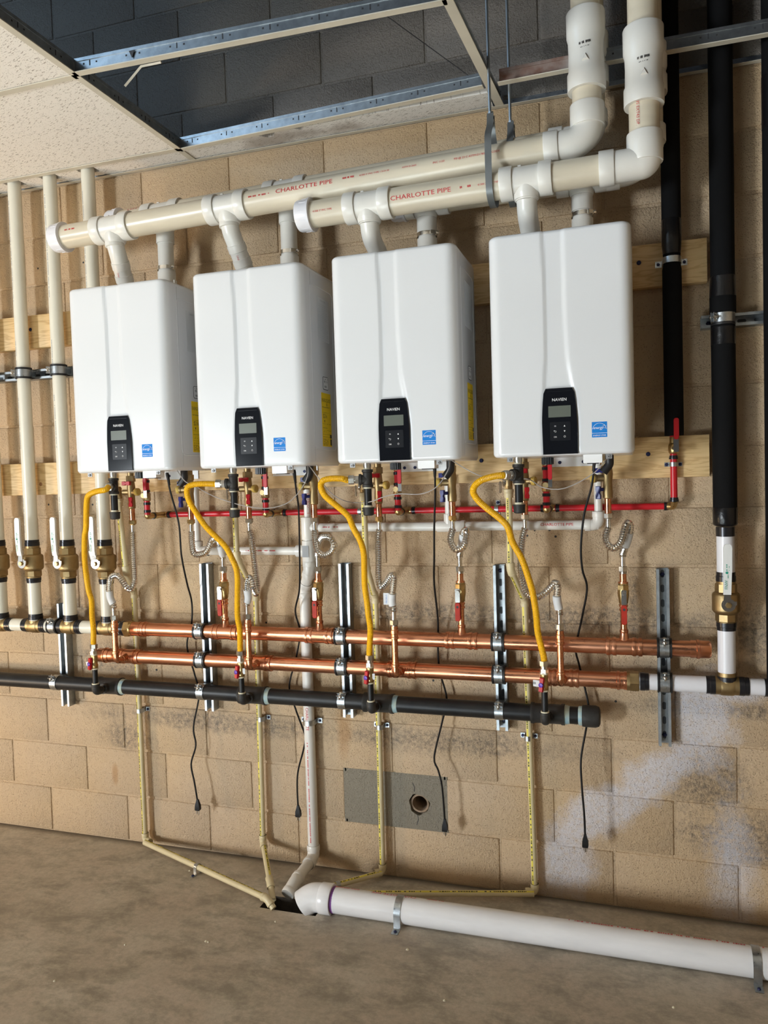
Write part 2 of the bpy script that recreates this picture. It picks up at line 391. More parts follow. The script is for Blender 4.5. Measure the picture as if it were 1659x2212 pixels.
def concrete():
    m, t, p = nt('stained_concrete_floor'); pos = N(t, 'ShaderNodeNewGeometry').outputs['Position']
    st = mapped(t, pos, (1.0, 1.6, 1))
    a = noise_(t, st, 1.8, 8, .70, .15); b = noise_(t, st, 5.0, 9, .76, .15); c_ = noise_(t, pos, 45, 7, .8)
    c = ramp(t, a, [(.34, (.40,.345,.265)), (.50, (.53,.465,.365)), (.66, (.60,.54,.44))])
    c = mixc(t, ramp(t, noise_(t, pos, 3.1, 6, .7), [(.40, g(.5)), (.60, g(0))]), c, (.50,.40,.31))
    c = mixc(t, ramp(t, b, [(.38, g(.9)), (.54, g(0))]), c, (.27,.235,.18))
    c = mixc(t, ramp(t, c_, [(.35, g(.45)), (.6, g(0))]), c, (.25,.215,.165))
    vo = N(t, 'ShaderNodeTexVoronoi'); vo.inputs['Scale'].default_value = 16; t.links.new(pos, vo.inputs['Vector'])
    sp = ramp(t, vo.outputs['Distance'], [(.025, g(1)), (.04, g(0))]); c = mixc(t, mth(t, 'MULTIPLY', sp, .5), c, (.50,.47,.42))
    # dark dirt line where the slab meets the wall
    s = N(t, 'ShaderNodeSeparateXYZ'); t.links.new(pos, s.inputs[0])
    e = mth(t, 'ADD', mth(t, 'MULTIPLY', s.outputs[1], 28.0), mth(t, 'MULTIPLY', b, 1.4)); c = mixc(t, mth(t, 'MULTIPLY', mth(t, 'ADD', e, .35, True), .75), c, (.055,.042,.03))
    t.links.new(c, p.inputs['Base Color']); t.links.new(ramp(t, b, [(.3, g(.42)), (.7, g(.68))]), p.inputs['Roughness'])
    bump(t, p, mth(t, 'ADD', mth(t, 'MULTIPLY', c_, .5), b), .18, .004); return m
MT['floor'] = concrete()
def tile():
    m, t, p = nt('fissured_ceiling_tile'); p.inputs['Roughness'].default_value = .85
    pos = N(t, 'ShaderNodeNewGeometry').outputs['Position']
    def fiss(rot, sc, thr, keep, warp):
        mp = N(t, 'ShaderNodeMapping'); mp.inputs['Rotation'].default_value = (0, 0, rot); t.links.new(pos, mp.inputs[0])
        nz = N(t, 'ShaderNodeTexNoise'); nz.inputs['Scale'].default_value = 45; t.links.new(pos, nz.inputs['Vector'])
        vm = N(t, 'ShaderNodeVectorMath', operation='MULTIPLY_ADD'); t.links.new(nz.outputs['Color'], vm.inputs[0]); vm.inputs[1].default_value = (warp, warp, 0); t.links.new(mp.outputs[0], vm.inputs[2])
        vo = N(t, 'ShaderNodeTexVoronoi'); vo.inputs['Scale'].default_value = 1; t.links.new(mapped(t, vm.outputs[0], sc), vo.inputs['Vector'])
        s_ = N(t, 'ShaderNodeSeparateColor'); t.links.new(vo.outputs['Color'], s_.inputs[0])
        return mth(t, 'MULTIPLY', ramp(t, vo.outputs['Distance'], [(thr*.6, g(1)), (thr, g(0))]), ramp(t, s_.outputs[0], [(keep-.02, g(1)), (keep, g(0))]))
    f = mth(t, 'MAXIMUM', fiss(.35, (34, 230, 1), .34, .60, .012), fiss(.2, (150, 260, 1), .32, .55, .006))
    c = mixc(t, noise_(t, pos, 3, 3), (.82,.775,.715), (.77,.73,.68)); c = mixc(t, mth(t, 'MULTIPLY', f, .75), c, (.22,.175,.135))
    sp = N(t, 'ShaderNodeSeparateXYZ'); t.links.new(pos, sp.inputs[0]); wp = noise_(t, pos, 7, 4)
    st = maxm(t, [blob(t, sp.outputs[0], sp.outputs[1], wp, 1.50, -.06, .30, .06), blob(t, sp.outputs[0], sp.outputs[1], wp, 1.72, -.05, .12, .05)])
    c = mixc(t, mth(t, 'MULTIPLY', st, .6), c, (.23,.17,.12))
    t.links.new(c, p.inputs['Base Color']); bump(t, p, f, -.5, .002); return m
MT['tile'] = tile()
# ------------------------------------------------------------------ the setting
B = .2032; JT = .0100
XL, XR, NC = -1.4224, 4.6736, 19
CEIL = 2.845
# floor with the drain pit cut out
fl = MB(); px0, px1, py0, py1 = 1.405, 1.625, -.330, -.245; x0, x1, y0, y1 = -2.6, 5.6, -6.4, .2
for a, b, c, d in ((x0, px0, y0, y1), (px1, x1, y0, y1), (px0, px1, y0, py0), (px0, px1, py1, y1)):
    fl.quad((a, c, 0), (b, c, 0), (b, d, 0), (a, d, 0))
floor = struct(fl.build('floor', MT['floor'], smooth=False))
pt = MB(); q = -.14; k = [(px0, py0), (px1, py0), (px1, py1), (px0, py1)]
for i in range(4):
    a, b = k[i], k[(i+1) % 4]; pt.quad((*a, 0), (*b, 0), (*b, q), (*a, q))
pt.quad(*[(x, y, q) for x, y in k]); pt.build('drain_pit', MT['pit'], floor, smooth=False)
# back wall: recessed mortar bed plus single blocks
GX0, GX1, GZ0, GZ1 = 4*2*B, 5*2*B, B, 2*B
wb = MB()
ZP = 14*B
for a, b, c, d in ((XL, GX0, 0, ZP), (GX1, XR, 0, ZP), (GX0, GX1, 0, GZ0), (GX0, GX1, GZ1, ZP)):
    wb.quad((a, .0050, c), (b, .0050, c), (b, .0050, d), (a, .0050, d))
wall = struct(wb.build('wall_back', MT['mortar'], smooth=False))
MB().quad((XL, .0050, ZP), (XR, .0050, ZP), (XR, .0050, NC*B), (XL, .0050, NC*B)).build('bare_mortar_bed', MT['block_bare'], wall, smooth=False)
def block_mesh(name, wd, mt='block', ht=B):
    m = MB(); hw, hh = wd/2-JT/2, ht/2-JT/2; rings = []
    for ins, y in ((0, .03), (0, .0050), (.0014, .0016), (.0042, 0)):
        rings.append([V((sx*(hw-ins), y, sz*(hh-ins))) for sx, sz in ((-1,-1),(1,-1),(1,1),(-1,1))])
    m.loft(rings, (False, True)); return m.mesh(name, MT[mt], ang=80)
bfull = block_mesh('block', 2*B); bhalf = block_mesh('block_half', B); gfull = block_mesh('block', 2*B, 'block_bare'); ghalf = block_mesh('block_half', B, 'block_bare')
for r in range(NC):
    off = B if r % 2 == 0 else 0
    xs = XL
    kmin = math.floor((XL-off)/(2*B)); kx = kmin
    while True:
        a = off + kx*2*B; b = a+2*B; kx += 1
        if a >= XR-.01: break
        if b <= XL+.01: continue
        if a < XL-.01: a = XL
        if b > XR+.01: b = XR
        if r == 1 and abs(a-GX0) < .01: continue
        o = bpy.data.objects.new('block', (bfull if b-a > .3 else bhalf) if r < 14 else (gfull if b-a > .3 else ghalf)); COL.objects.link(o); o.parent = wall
        o.location = ((a+b)/2, random.uniform(-.0006, .0006), (r+.5)*B)
# bare grey block with the round pipe hole
HX, HZ, HR = 1.926, .296, .040
gb = MB(); n = 32; sq = []; ci = []; cb = []
hw, hh, cx, cz = B-JT/2, B/2-JT/2, (GX0+GX1)/2, 1.5*B
import itertools
angs = sorted([6.2831853*i/n for i in range(n)] + [math.atan2(sz_*hh+cz-HZ, sx_*hw+cx-HX) % 6.2831853 for sx_, sz_ in itertools.product((-1, 1), (-1, 1))])
for a in angs:
    c, s = math.cos(a), math.sin(a)
    tx = ((cx+hw-HX)/c if c > 1e-6 else (cx-hw-HX)/c if c < -1e-6 else 1e9); tz = ((cz+hh-HZ)/s if s > 1e-6 else (cz-hh-HZ)/s if s < -1e-6 else 1e9)
    t_ = min(tx, tz); sq.append(V((HX+c*t_, .0012, HZ+s*t_)))
    rr = HR*(1+.07*math.sin(3*a+1)+.05*math.sin(7*a)); ci.append(V((HX+c*rr, .0012, HZ+s*rr))); cb.append(V((HX+c*rr, .20, HZ+s*rr)))
gb.loft([[p+V((0,.03,0)) for p in sq], sq, ci, cb], (False, False))
grey = gb.build('block_grey', MT['block_grey'], wall, label='bare grey block with a round pipe hole')
mf = MB()
for a, b, c, d in ((GX0-.006, GX0+.006, GZ0-.006, GZ1+.006), (GX1-.006, GX1+.006, GZ0-.006, GZ1+.006), (GX0, GX1, GZ0-.006, GZ0+.006), (GX0, GX1, GZ1-.006, GZ1+.006)):
    mf.box(((a+b)/2, .008, (c+d)/2), (b-a, .012, d-c))
mf.build('mortar_joint', MT['block_grey'], wall)
sl = MB(); sl.lathe((HX, .012, HZ), Y, [(0,.029),(0,.036),(.004,.0375),(.18,.0375),(.18,.029),(.0,.029)], 28, (False, False)); sl.build('pipe_stub', MT['clay'], grey, label='rough rim of an old pipe inside the hole')
bk = MB(); bk.lathe((HX, .19, HZ), Y, [(0,.06),(.01,.06)], 20); bk.build('hole_back', MT['slot'], grey)
for cxr, czr, l, a in ((1.905, .362, .035, 1.75), (1.917, .235, .04, 1.45)):
    d = V((math.cos(a), 0, math.sin(a))); MB().tube([V((cxr,.0008,czr))-d*l*.5, V((cxr+.004,.0008,czr)), V((cxr,.0008,czr))+d*l*.5], .0012, 5).build('crack', MT['slot'], grey)
# anchor holes and specks left in the wall
for u, v in ((108, 572), (180, 567), (82, 580), (1155, 1145), (1187, 1145), (1200, 1159), (1139, 1157), (338, 1447), (575, 1345), (936, 1470), (1330, 1515), (105, 1090), (200, 1090)):
    c = at(u, v, 0); MB().lathe((c.x, -.0012, c.z), Y, [(0,.0035),(.0012,.0045)], 10).build('anchor_hole', MT['slot'], wall)

wr = MB().box((4.72, -3.2, 1.95), (.08, 6.6, 3.9)); struct(wr.build('unseen_wall_right', MT['block'], smooth=False))  # unseen wall, added to block ambient light from the right
# ceiling: roof deck, tiles, tees
deck = MB().box((1.6, -3.0, 3.93), (8.6, 7.0, .04)).build('roof_deck', MT['deck'])
ceil = bpy.data.objects.new('ceiling', None); COL.objects.link(ceil); struct(ceil); deck.parent = ceil
MX, RX, YA, YB = 1.068, 2.287, -.700, -.122
def ctile(x0, x1, y0, y1, z=CEIL+.004, holes=None):
    m = MB(); m.box(((x0+x1)/2, (y0+y1)/2, z+.009), (x1-x0-.004, y1-y0-.004, .018)); return m.build('ceiling_tile', MT['tile'], ceil)
PX = [.052, .237, .421, .612]                        # white riser positions along the wall
ctile(-.15, MX, YA, YB); ctile(-.15, MX, YA-.61, YA); ctile(-1.37, -.15, YA, YB); ctile(-1.37, -.15, YA-.61, YA)
# narrow strip along the wall on the left, notched around the risers
seg = [-1.37] + [v for x in PX for v in (x-.040, x+.040)] + [MX]
for i in range(0, len(seg), 2): ctile(seg[i], seg[i+1], YB, -.004)
for x in PX: ctile(x-.040, x+.040, YB, -.1095); ctile(x-.034, x+.044, -.0515, -.012, CEIL+.006)
# damaged strip right of the main tee, broken in two places
def ragged(xa, xb, ya, yb, cuts):
    up_ = []; lo = []; xs_ = [xa+(xb-xa)*i/60 for i in range(61)]
    m = MB(); z0 = CEIL+.004
    top = []; bot = []
    for x in xs_:
        yl = ya
        for c, wd, dp in cuts:
            d = abs(x-c)/wd
            if d < 1: yl = max(yl, ya + dp*(1-d*d)*(.8+.35*noise.noise(V((x*40, 0, 0)))))
        top.append(V((x, yb, z0))); bot.append(V((x, yl, z0)))
    for i in range(60):
        m.quad(bot[i], bot[i+1], top[i+1], top[i]); u_ = V((0, 0, .016)); m.quad(bot[i]+u_, bot[i+1]+u_, top[i+1]+u_, top[i]+u_); m.quad(bot[i], bot[i+1], bot[i+1]+u_, bot[i]+u_)
    return m.build('ceiling_tile', MT['tile'], ceil, smooth=False, label='stained strip tile with broken edge')
ragged(MX+.002, RX-.012, -.115, -.004, [(1.44, .035, .050), (1.57, .02, .03)])
for x0_, x1_ in ((-2.6, -.15), (-.15, 1.07), (1.07, 2.29), (2.29, 3.51), (3.51, 5.0)):
    for j in range(4): ctile(x0_, x1_, -1.31-.61*(j+1), -1.31-.61*j)
ctile(-2.6, -1.37, YA-.61, -.004)
def tee(a, b, web=True, name='cross_tee', flange=.024, label=None, mw='galv_dark', holes=True, mf_='tee_white'):
    a, b = V(a), V(b); d = (b-a).normalized(); n_ = d.cross(Z).normalized(); L_ = (b-a).length; c = (a+b)/2; ax = (d, n_, Z)
    o = MB().box(c+Z*.0005, (L_, flange, .003), ax).build(name, MT[mf_], ceil, label=label)
    if web:
        wbm = MB().box(c+Z*.0195, (L_-.01, .003, .036), ax).box(c+Z*.041, (L_-.01, .008, .010), ax); wbm.build('web', MT[mw], o)
        if holes:
            hm = MB(); s = .06
            while s < L_-.06:
                for dx, wd, hg, zz in ((0, .0035, .016, .026), (-.022, .005, .005, .026), (.024, .005, .005, .026)):
                    hm.box(a+d*(s+dx)+Z*zz, (wd, .0044, hg), ax)
                s += .152
            hm.build('slots', MT['slot'], o)
    return o
tee((MX, -1.31, CEIL), (MX, -.004, CEIL), name='main_tee')
tee((RX-.030, YA-.02, CEIL), (RX+.012, -.006, CEIL), name='main_tee', holes=False, flange=.030)
tee((MX, -.712, CEIL), (RX-.03, -.660, CEIL)); tee((MX, -.115, CEIL), (RX-.02, -.168, CEIL))
tee((-1.37, YA, CEIL), (MX, YA, CEIL)); tee((-1.37, YB, CEIL), (MX, YB, CEIL)); tee((-.15, -1.31, CEIL), (-.15, YB, CEIL)); tee((-1.37, -1.31, CEIL), (-1.37, YB, CEIL))
tee((-2.6, -1.31, CEIL), (5.0, -1.31, CEIL))
tee((RX+.03, -.168, CEIL), (2.60, -.172, CEIL), mw='rust', holes=False, label='rusty stretch of ceiling tee'); tee((2.60, -.172, CEIL), (4.2, -.145, CEIL))
wa = MB().box((1.6, -.010, CEIL-.001), (6.0, .020, .0015)); wang = wa.build('wall_angle', MT['tee_white'], ceil)
MB().box((1.6, -.001, CEIL+.011), (6.0, .0015, .024)).build('upstand', MT['galv'], wang)
# arrow marks cut in the two open cross tees
for u, v, y in ((287, 118, -.70), (661, 262, -.13)):
    c = atz(u, v, CEIL+.025); m = MB(); m.prism([(-.010, .010), (.010, .010), (0, -.012)], c-Y*.004, X, Z, -Y, .002); m.build('arrow_cut', MT['slot'], ceil)
# loose sliver of white tee hanging from the cross tee
p0 = atz(305, 143, CEIL-.004); p1 = atz(348, 134, CEIL-.002); p2 = V((p0.x-.055, p0.y-.01, p0.z-.055))
tg = tag(MB().tube([p1, p0, p2], .0045, 4).build('tee_sliver', MT['tee_white']), 'bent sliver of white ceiling tee dangling in the open bay', 'metal strip')
tag(MB().tube([V((1.75, -.66, 3.12)), V((2.02, -.40, 2.99)), V((2.26, -.12, 2.87))], .0014, 6).build('tie_wire', MT['slot']), 'thin dark tie wire slanting through the open ceiling bay', 'wire')

# pine boards fixed to the wall
for nm, z0, z1 in (('upper', 2.158, 2.300), ('lower', 1.521, 1.660)):
    bm_ = MB(); bm_.prism(rrect(z1-z0, .038, .003, 2), (-.9, -.019, (z0+z1)/2), Z, Y, X, 3.865)
    o = bm_.build('pine_board', MT['wood'])
    tag(o, f'long pine board on the block wall, {nm} of the two behind the heaters', 'board')
    sc = MB(); spots = [(66, 712), (1380, 568)] if nm == 'upper' else [(1040, 995), (1400, 981)]
    for u, v in spots:
        c = at(u, v, -.038); s_ = MB().lathe((c.x, -.0385, c.z), -Y, [(0,.0075),(.002,.0075),(.004,.005)], 12); s_.build('screw', MT['screw'], o)
    if nm == 'lower':
        c = at(88, 1046, -.038); MB().lathe((c.x, -.0378, c.z), -Y, [(0,.009),(.0004,.008)], 14).build('knot', mat('pine_knot', (.28,.13,.05), .6), o)
# ------------------------------------------------------------------ water heaters
HL = [.738, 1.261, 1.784, 2.307]; HW = .422; HB, HF = -.090, -.400; HZ0, HZ1 = 1.600, 2.279
ORD = ['leftmost', 'second', 'third', 'rightmost']
ORDL = ['leftmost of four', 'second from the left', 'third from the left', 'rightmost of four']
def sstep(x, a, b):
    t = max(0, min(1, (x-a)/(b-a))); return t*t*(3-2*t)
def interp(z, tab):
    for (a, va), (b, vb) in zip(tab, tab[1:]):
        if z <= b: return va + (vb-va)*max(0, (z-a))/(b-a)
    return tab[-1][1]
CLT = [(0, .157), (.12, .156), (.20, .163), (.30, .169), (.45, .171), (.60, .167), (.70, .163)]
CRT = [(0, .260), (.12, .260), (.20, .248), (.28, .234), (.40, .228), (.60, .226), (.70, .226)]
def heater():
    root = thing('water_heater', '', 'water heater', (0, 0, 0))
    D = HB-HF; H = HZ1-HZ0                          # local frame: x 0..HW, y 0 (back) .. -D (front), z 0..H
    rf, rb, re = .034, .006, .013
    def loop(z, ins):
        pts = []
        def corner(cx, cy, r, a0, k):
            r = max(r-ins, .0015)
            return [(cx+r*math.cos(math.radians(a0+90*i/k)), cy+r*math.sin(math.radians(a0+90*i/k))) for i in range(k+1)]
        pts += corner(HW-rb, -rb, rb, 0, 2)            # back right
        pts += corner(rb, -rb, rb, 90, 2)              # back left
        pts += corner(rf, -D+rf, rf, 180, 7)           # front left
        zl = z; cl, cr = interp(zl, CLT), interp(zl, CRT)
        for i in range(1, 64):                         # front face with the shallow centre channel
            x = rf + (HW-2*rf)*i/64
            d = .0055*(sstep(x, cl-.0025, cl+.0025) - sstep(x, cr-.006, cr+.006)); bow = .003*math.sin(math.pi*i/64)
            pts.append((x, -D+ins+d-bow*0))
        pts += corner(HW-rf, -D+rf, rf, 270, 7)        # front right
        return [V((x, y, z)) for x, y in pts]
    k = 6
    rings = []
    for i in range(k+1):
        a = math.pi/2*i/k; rings.append(loop(re*(1-math.cos(a)), re*(1-math.sin(a))))
    nz = 34
    for i in range(1, nz): rings.append(loop(re + (H-2*re)*i/nz, 0))
    for i in range(k+1):
        a = math.pi/2*(1-i/k); rings.append(loop(H-re*(1-math.cos(a)), re*(1-math.sin(a))))
    bm = MB().loft(rings); bm.build('cover', MT['heater'], root, ang=50)
    # seam between cover and chassis, raised side panel outline, dimple
    xs = HW+.0004
    MB().box((xs-.0005, -D+.075, H/2), (.0016, .0022, H-.03)).build('cover_seam', MT['seam'], root)
    rr = [V((HW-.0008, -.135+a, H/2+b)) for a, b in rrect(.205, H-.11, .02)]
    MB().tube(rr+[rr[0]], .0022, 8).build('side_panel_rim', MT['heater'], root)
    # side labels
    def sidelab(name, cy, cz, wd, ht, m, lift=.0006, r=.002):
        return MB().prism(rrect(wd, ht, r, 2), (HW+lift-.0005, cy, cz), Y, Z, X, .0006).build(name, MT[m], root)
    def sidetext(mb, s, size, y, z, sx=1, lift=.0016): put2d(mb, text2d(s, size, 'CENTER'), flatmap((HW+lift, y, z), Y, Z, sx))
    lb = sidelab('rating_label', -.125, .515, .105, .150, 'label_side')
    m = MB(); put2d(m, dashes(.05, .006, 3), flatmap((HW+.0007, -.150, .578), Y, Z))
    for i in range(19):
        put2d(m, dashes(.088 if i % 3 else .07, .0022, 40+i, .001, .004, .12), flatmap((HW+.0007, -.170, .566-.0065*i), Y, Z))
    m.build('print', MT['label_grey'], lb)
    bl = sidelab('barcode_label', -.122, .292, .050, .046, 'ink', r=.006)
    bi = MB().prism(rrect(.046, .042, .005, 3), (HW+.0003, -.122, .292), Y, Z, X, .0006).build('label_face', MT['label_white'], bl)
    m = MB(); put2d(m, dashes(.030, .009, 5, .0008, .0022, .2), flatmap((HW+.0011, -.137, .293), Y, Z)); put2d(m, dashes(.028, .008, 6, .0008, .0022, .3), flatmap((HW+.0011, -.136, .276), Y, Z))
    put2d(m, dashes(.034, .003, 9), flatmap((HW+.0011, -.139, .305), Y, Z)); m.build('barcode', MT['ink'], bl)
    yl = sidelab('energy_label', -.122, .162, .086, .190, 'yellow_label')
    m = MB(); L_ = HW+.0008
    put2d(m, text2d('ENERGYGUIDE', .0175, 'CENTER'), flatmap((L_, -.122, .225), Y, Z, .72)); m.prism([(-.003, .004), (.003, .004), (0, -.006)], (L_, -.118, .214), Y, Z, X, .0002); m.box((L_, -.118, .222), (.0003, .0015, .010))
    put2d(m, text2d('$216', .022, 'LEFT'), flatmap((L_, -.155, .168), Y, Z, .8)); m.prism([(-.004, .004), (.004, .004), (0, -.006)], (L_, -.143, .156), Y, Z, X, .0002)
    for zz, ln in ((.205, .07), (.186, .05), (.146, .075), (.132, .04), (.123, .07), (.118, .03), (.100, .06)): put2d(m, dashes(ln, .0018, int(zz*1000)), flatmap((L_, -.160, zz), Y, Z))
    for i in range(6): put2d(m, dashes(.045, .0022, 70+i), flatmap((L_, -.160, .092-.0042*i), Y, Z))
    for zz in (.207, .110): m.box((L_, -.122, zz), (.0003, .078, .0006))
    m.box((L_, -.088, .104), (.0003, .014, .013)); m.box((L_, -.087, .083), (.0003, .012, .022)); m.build('print', MT['ink'], yl)
    # front control panel
    fy = -D
    def ptab(z): return interp(z, [(.004, .1035), (.06, .105), (.11, .105), (.16, .099), (.190, .0925), (.198, .087), (.203, .079)])
    L0 = []; R0 = []
    for i in range(15):
        z = .004 + .199*i/14; w_ = ptab(z)/2; cxp = .2085 - .0015*(z/.2); L0.append((cxp-w_, z)); R0.append((cxp+w_, z))
    poly = R0 + L0[::-1]
    pn = MB().prism(poly, (0, fy+.004, 0), X, Z, -Y, .0085, rim=.0015).build('control_panel', MT['panel'], root)
    py = fy-.0046
    MB().prism([(.2085-.036, .1925), (.2085+.036, .1925), (.2085+.036, .194), (.2085-.036, .194)], (0, py, 0), X, Z, -Y, .0006).build('panel_edge', MT['keypad'], pn)
    lc = MB().prism(rrect(.066, .034, .001, 2), (.2080, py, .1325), X, Z, -Y, .0010).build('display', MT['lcd'], pn)
    kp = MB().prism(rrect(.061, .056, .002, 2), (.2090, py, .073), X, Z, -Y, .0007).build('keypad', MT['keypad'], pn)
    m = MB(); put2d(m, text2d('NAVIEN', .0125, 'CENTER'), flatmap((.2080, py-.0004, .1640), X, Z, .98)); m.build('logo_lettering', MT['white_print'], pn)
    m = MB(); ky = py-.0010
    put2d(m, text2d('M', .0065, 'CENTER'), flatmap((.1945, ky, .0865), X, Z)); put2d(m, text2d('OK', .0065, 'CENTER'), flatmap((.1945, ky, .0540), X, Z))
    m.tube([(.1915, ky, .0745), (.1965, ky, .0745), (.1975, ky, .0725), (.1965, ky, .0705), (.1925, ky, .0705)], .0004, 4); m.prism([(-.002, 0), (.0005, .0018), (.0005, -.0018)], (.1915, ky, .0745), X, Z, -Y, .0002)
    m.prism([(-.0025, 0), (.0025, 0), (0, .005)], (.2220, ky, .0865), X, Z, -Y, .0002); m.prism([(-.0025, .005), (.0025, .005), (0, 0)], (.2220, ky, .0700), X, Z, -Y, .0002)
    m.tube([(.2220+.0026*math.cos(a), ky, .0567+.0026*math.sin(a)) for a in [math.radians(110+320*i/14) for i in range(15)]], .0004, 4); m.box((.2220, ky, .059), (.0006, .0003, .003)); m.build('key_symbols', MT['white_print'], kp)
    # efficiency sticker
    st = MB().prism(rrect(.044, .046, .0006, 1), (.3230, fy+.0004, .073), X, Z, -Y, .0007).build('blue_sticker', MT['star_blue'], root)
    m = MB(); sy = fy-.0006; sx_, sz_ = .3230, .0775
    m.tube([(sx_+.0205*math.cos(a), sy, sz_-.008+.0225*math.sin(a)) for a in [math.radians(12+156*i/20) for i in range(21)]], .0005, 4)
    put2d(m, text2d('energy', .0125, 'CENTER'), (lambda f: (lambda x, y: f(x+.22*y, y)))(flatmap((sx_-.004, sy, sz_-.003), X, Z, .82)))
    starp = [((.0068 if i % 2 == 0 else .0030)*math.cos(math.radians(90+36*i)), (.0068 if i % 2 == 0 else .0030)*math.sin(math.radians(90+36*i))) for i in range(10)]
    sp_ = [V((sx_+.0145+a, sy, sz_+.0035+b)) for a, b in starp]; m.tube(sp_+[sp_[0]], .0004, 4)
    m.box((sx_, sy, sz_-.0150), (.044, .0003, .0008)); put2d(m, text2d('ENERGY STAR', .0058, 'CENTER'), flatmap((sx_, sy, sz_-.0240), X, Z, 1.02)); m.build('sticker_lettering', MT['white_print'], st)
    # underside: latches, gas inlet nipple, knurled caps, wiring box, wall plate
    for x in (.052, .348): 
        lt = MB().box((x, -.285, -.005), (.018, .003, .018)).lathe((x, -.287, -.008), -Y, [(0,.0045),(.004,.004)], 12).build('latch', MT['latch'], root)
        MB().lathe((x, -.291, -.008), -Y, [(0,.002),(.0006,.002)], 8).build('latch_screw', MT['slot'], lt)
    wbx = MB().prism(rrect(.056, .028, .002, 2), (.300, -.215, -.011), X, Z, -Y, .055).build('wiring_box', MT['white_print'], root)
    MB().box((.300, -.243, -.026), (.034, .040, .003)).build('box_gland_plate', MT['rubber'], wbx)
    kb = MB()
    for j in range(14):
        a = 6.283*j/14; kb.box((.150+.017*math.cos(a), -.115+.017*math.sin(a), -.012), (.005, .005, .022))
    kb.lathe((.150, -.115, 0), -Z, [(0,.016),(.024,.016)], 18); kb.build('knurled_cap', MT['rubber'], root)
    hb = MB(); hb.tube(fillet([(.345, -.110, .002), (.345, -.110, -.030), (.325, -.112, -.055)], .02), .014, 14); hb.build('drain_elbow', MT['rubber'], root)
    wp_ = MB().box((.215, .049, -.014), (.190, .002, .034)).build('mounting_plate', MT['white_print'], root)
    for x in (.135, .175, .255): MB().lathe((x, .0478, -.016), -Y, [(0,.006),(.003,.005)], 12).build('plate_screw', MT['screw'], wp_)
    return root
h0 = heater()
heat = []
for i in range(4):
    o = h0 if i == 0 else copy_tree(h0)
    o.location = (HL[i], HB, HZ0)
    o['label'] = f'white wall-hung tankless water heater, {ORDL[i]}'; o['group'] = 'tankless water heaters on the wall'; heat.append(o)

# ------------------------------------------------------------------ power cords with plugs
cords = [
 [(361,1026,-.24),(368,1062,-.22),(386,1130,-.19),(392,1200,-.15),(404,1260,-.10),(414,1300,-.05),(414,1345,-.04),(404,1395,-.035),(420,1455,-.035),(430,1500,-.05),(418,1570,-.05),(423,1610,-.055),(413,1650,-.06),(420,1690,-.065),(427,1732,-.065)],
 [(635,1020,-.24),(640,1060,-.22),(645,1100,-.19),(647,1180,-.15),(647,1270,-.10),(638,1320,-.06),(648,1365,-.03),(640,1420,-.03),(625,1482,-.03),(638,1530,-.035),(658,1585,-.006),(659,1600,-.006),(655,1622,-.03),(644,1665,-.06),(642,1700,-.065),(644,1745,-.065)],
 [(939,1005,-.24),(940,1060,-.22),(938,1140,-.19),(938,1200,-.16),(938,1260,-.10),(946,1340,-.045),(946,1400,-.04),(950,1450,-.035),(965,1510,-.035),(955,1560,-.05),(938,1635,-.06),(947,1665,-.065),(955,1700,-.07),(961,1775,-.07)],
 [(1286,990,-.24),(1278,1050,-.22),(1262,1110,-.19),(1255,1180,-.17),(1258,1230,-.15),(1268,1270,-.12),(1258,1330,-.08),(1244,1400,-.045),(1252,1440,-.04),(1272,1530,-.045),(1265,1580,-.08),(1255,1640,-.10),(1257,1700,-.11),(1262,1760,-.11),(1264,1808,-.11)]]
for i, pp in enumerate(cords):
    P = [at(u, v, y) for u, v, y in pp]
    t = thing('power_cord', f'black power cord with plug hanging below the {ORD[i]} water heater' + ('' if i in (0, 3) else ' from the left'), 'power cord', P[-1], 'loose heater power cords')
    MB().tube(spline(P, .012), .0036, 8).build('cable', MT['cord'], t)
    e = P[-1]
    MB().lathe(P[0]+Z*.008, (P[1]-P[0]), [(0,.006),(.008,.007),(.05,.004)], 10).build('strain_relief', MT['cord'], t)
    pl = MB(); pl.loft([[e+V((sx*a, sy*b, z)) for sx, sy in ((-1,-1),(1,-1),(1,1),(-1,1))] for a, b, z in ((.004,.004,.010),(.005,.005,.003),(.0095,.008,-.014),(.0105,.0085,-.030),(.009,.008,-.035))]); pg = pl.build('plug', MT['cord'], t)
    pr = MB(); pr.box(e+V((-.005,0,-.042)), (.0016, .006, .016)).box(e+V((.005,0,-.042)), (.0016, .006, .016)).lathe(e+V((0,.005,-.034)), -Z, [(0,.0024),(.020,.0024),(.022,.001)], 8); pr.build('prongs', MT['nut'], pg)
# grey communication cables looping from heater to heater
cab = [
 [(383,1018,-.26),(400,1040,-.27),(425,1052,-.27),(462,1072,-.26),(520,1091,-.26),(575,1098,-.26),(620,1087,-.26),(648,1060,-.26),(664,1030,-.26),(665,1008,-.25)],
 [(668,1008,-.26),(690,1035,-.27),(715,1065,-.25),(742,1081,-.24),(770,1086,-.20),(800,1084,-.27),(830,1073,-.28),(862,1067,-.28),(910,1067,-.28),(945,1050,-.28),(968,1015,-.27),(972,990,-.25)],
 [(976,990,-.26),(1010,1015,-.27),(1045,1030,-.28),(1090,1035,-.20),(1140,1035,-.19),(1170,1052,-.26),(1205,1057,-.27),(1240,1047,-.27),(1285,1020,-.27),(1318,992,-.26)]]
for i, pp in enumerate(cab):
    P = [at(u, v, y) for u, v, y in pp]; P[0].z = P[-1].z = HZ0
    tag(MB().tube(spline(P, .012), .0017, 6).build('signal_cable', MT['cable']), f'thin grey cable sagging between the {["first and second", "second and third", "third and fourth"][i]} heaters', 'cable', 'signal cables under the heaters')
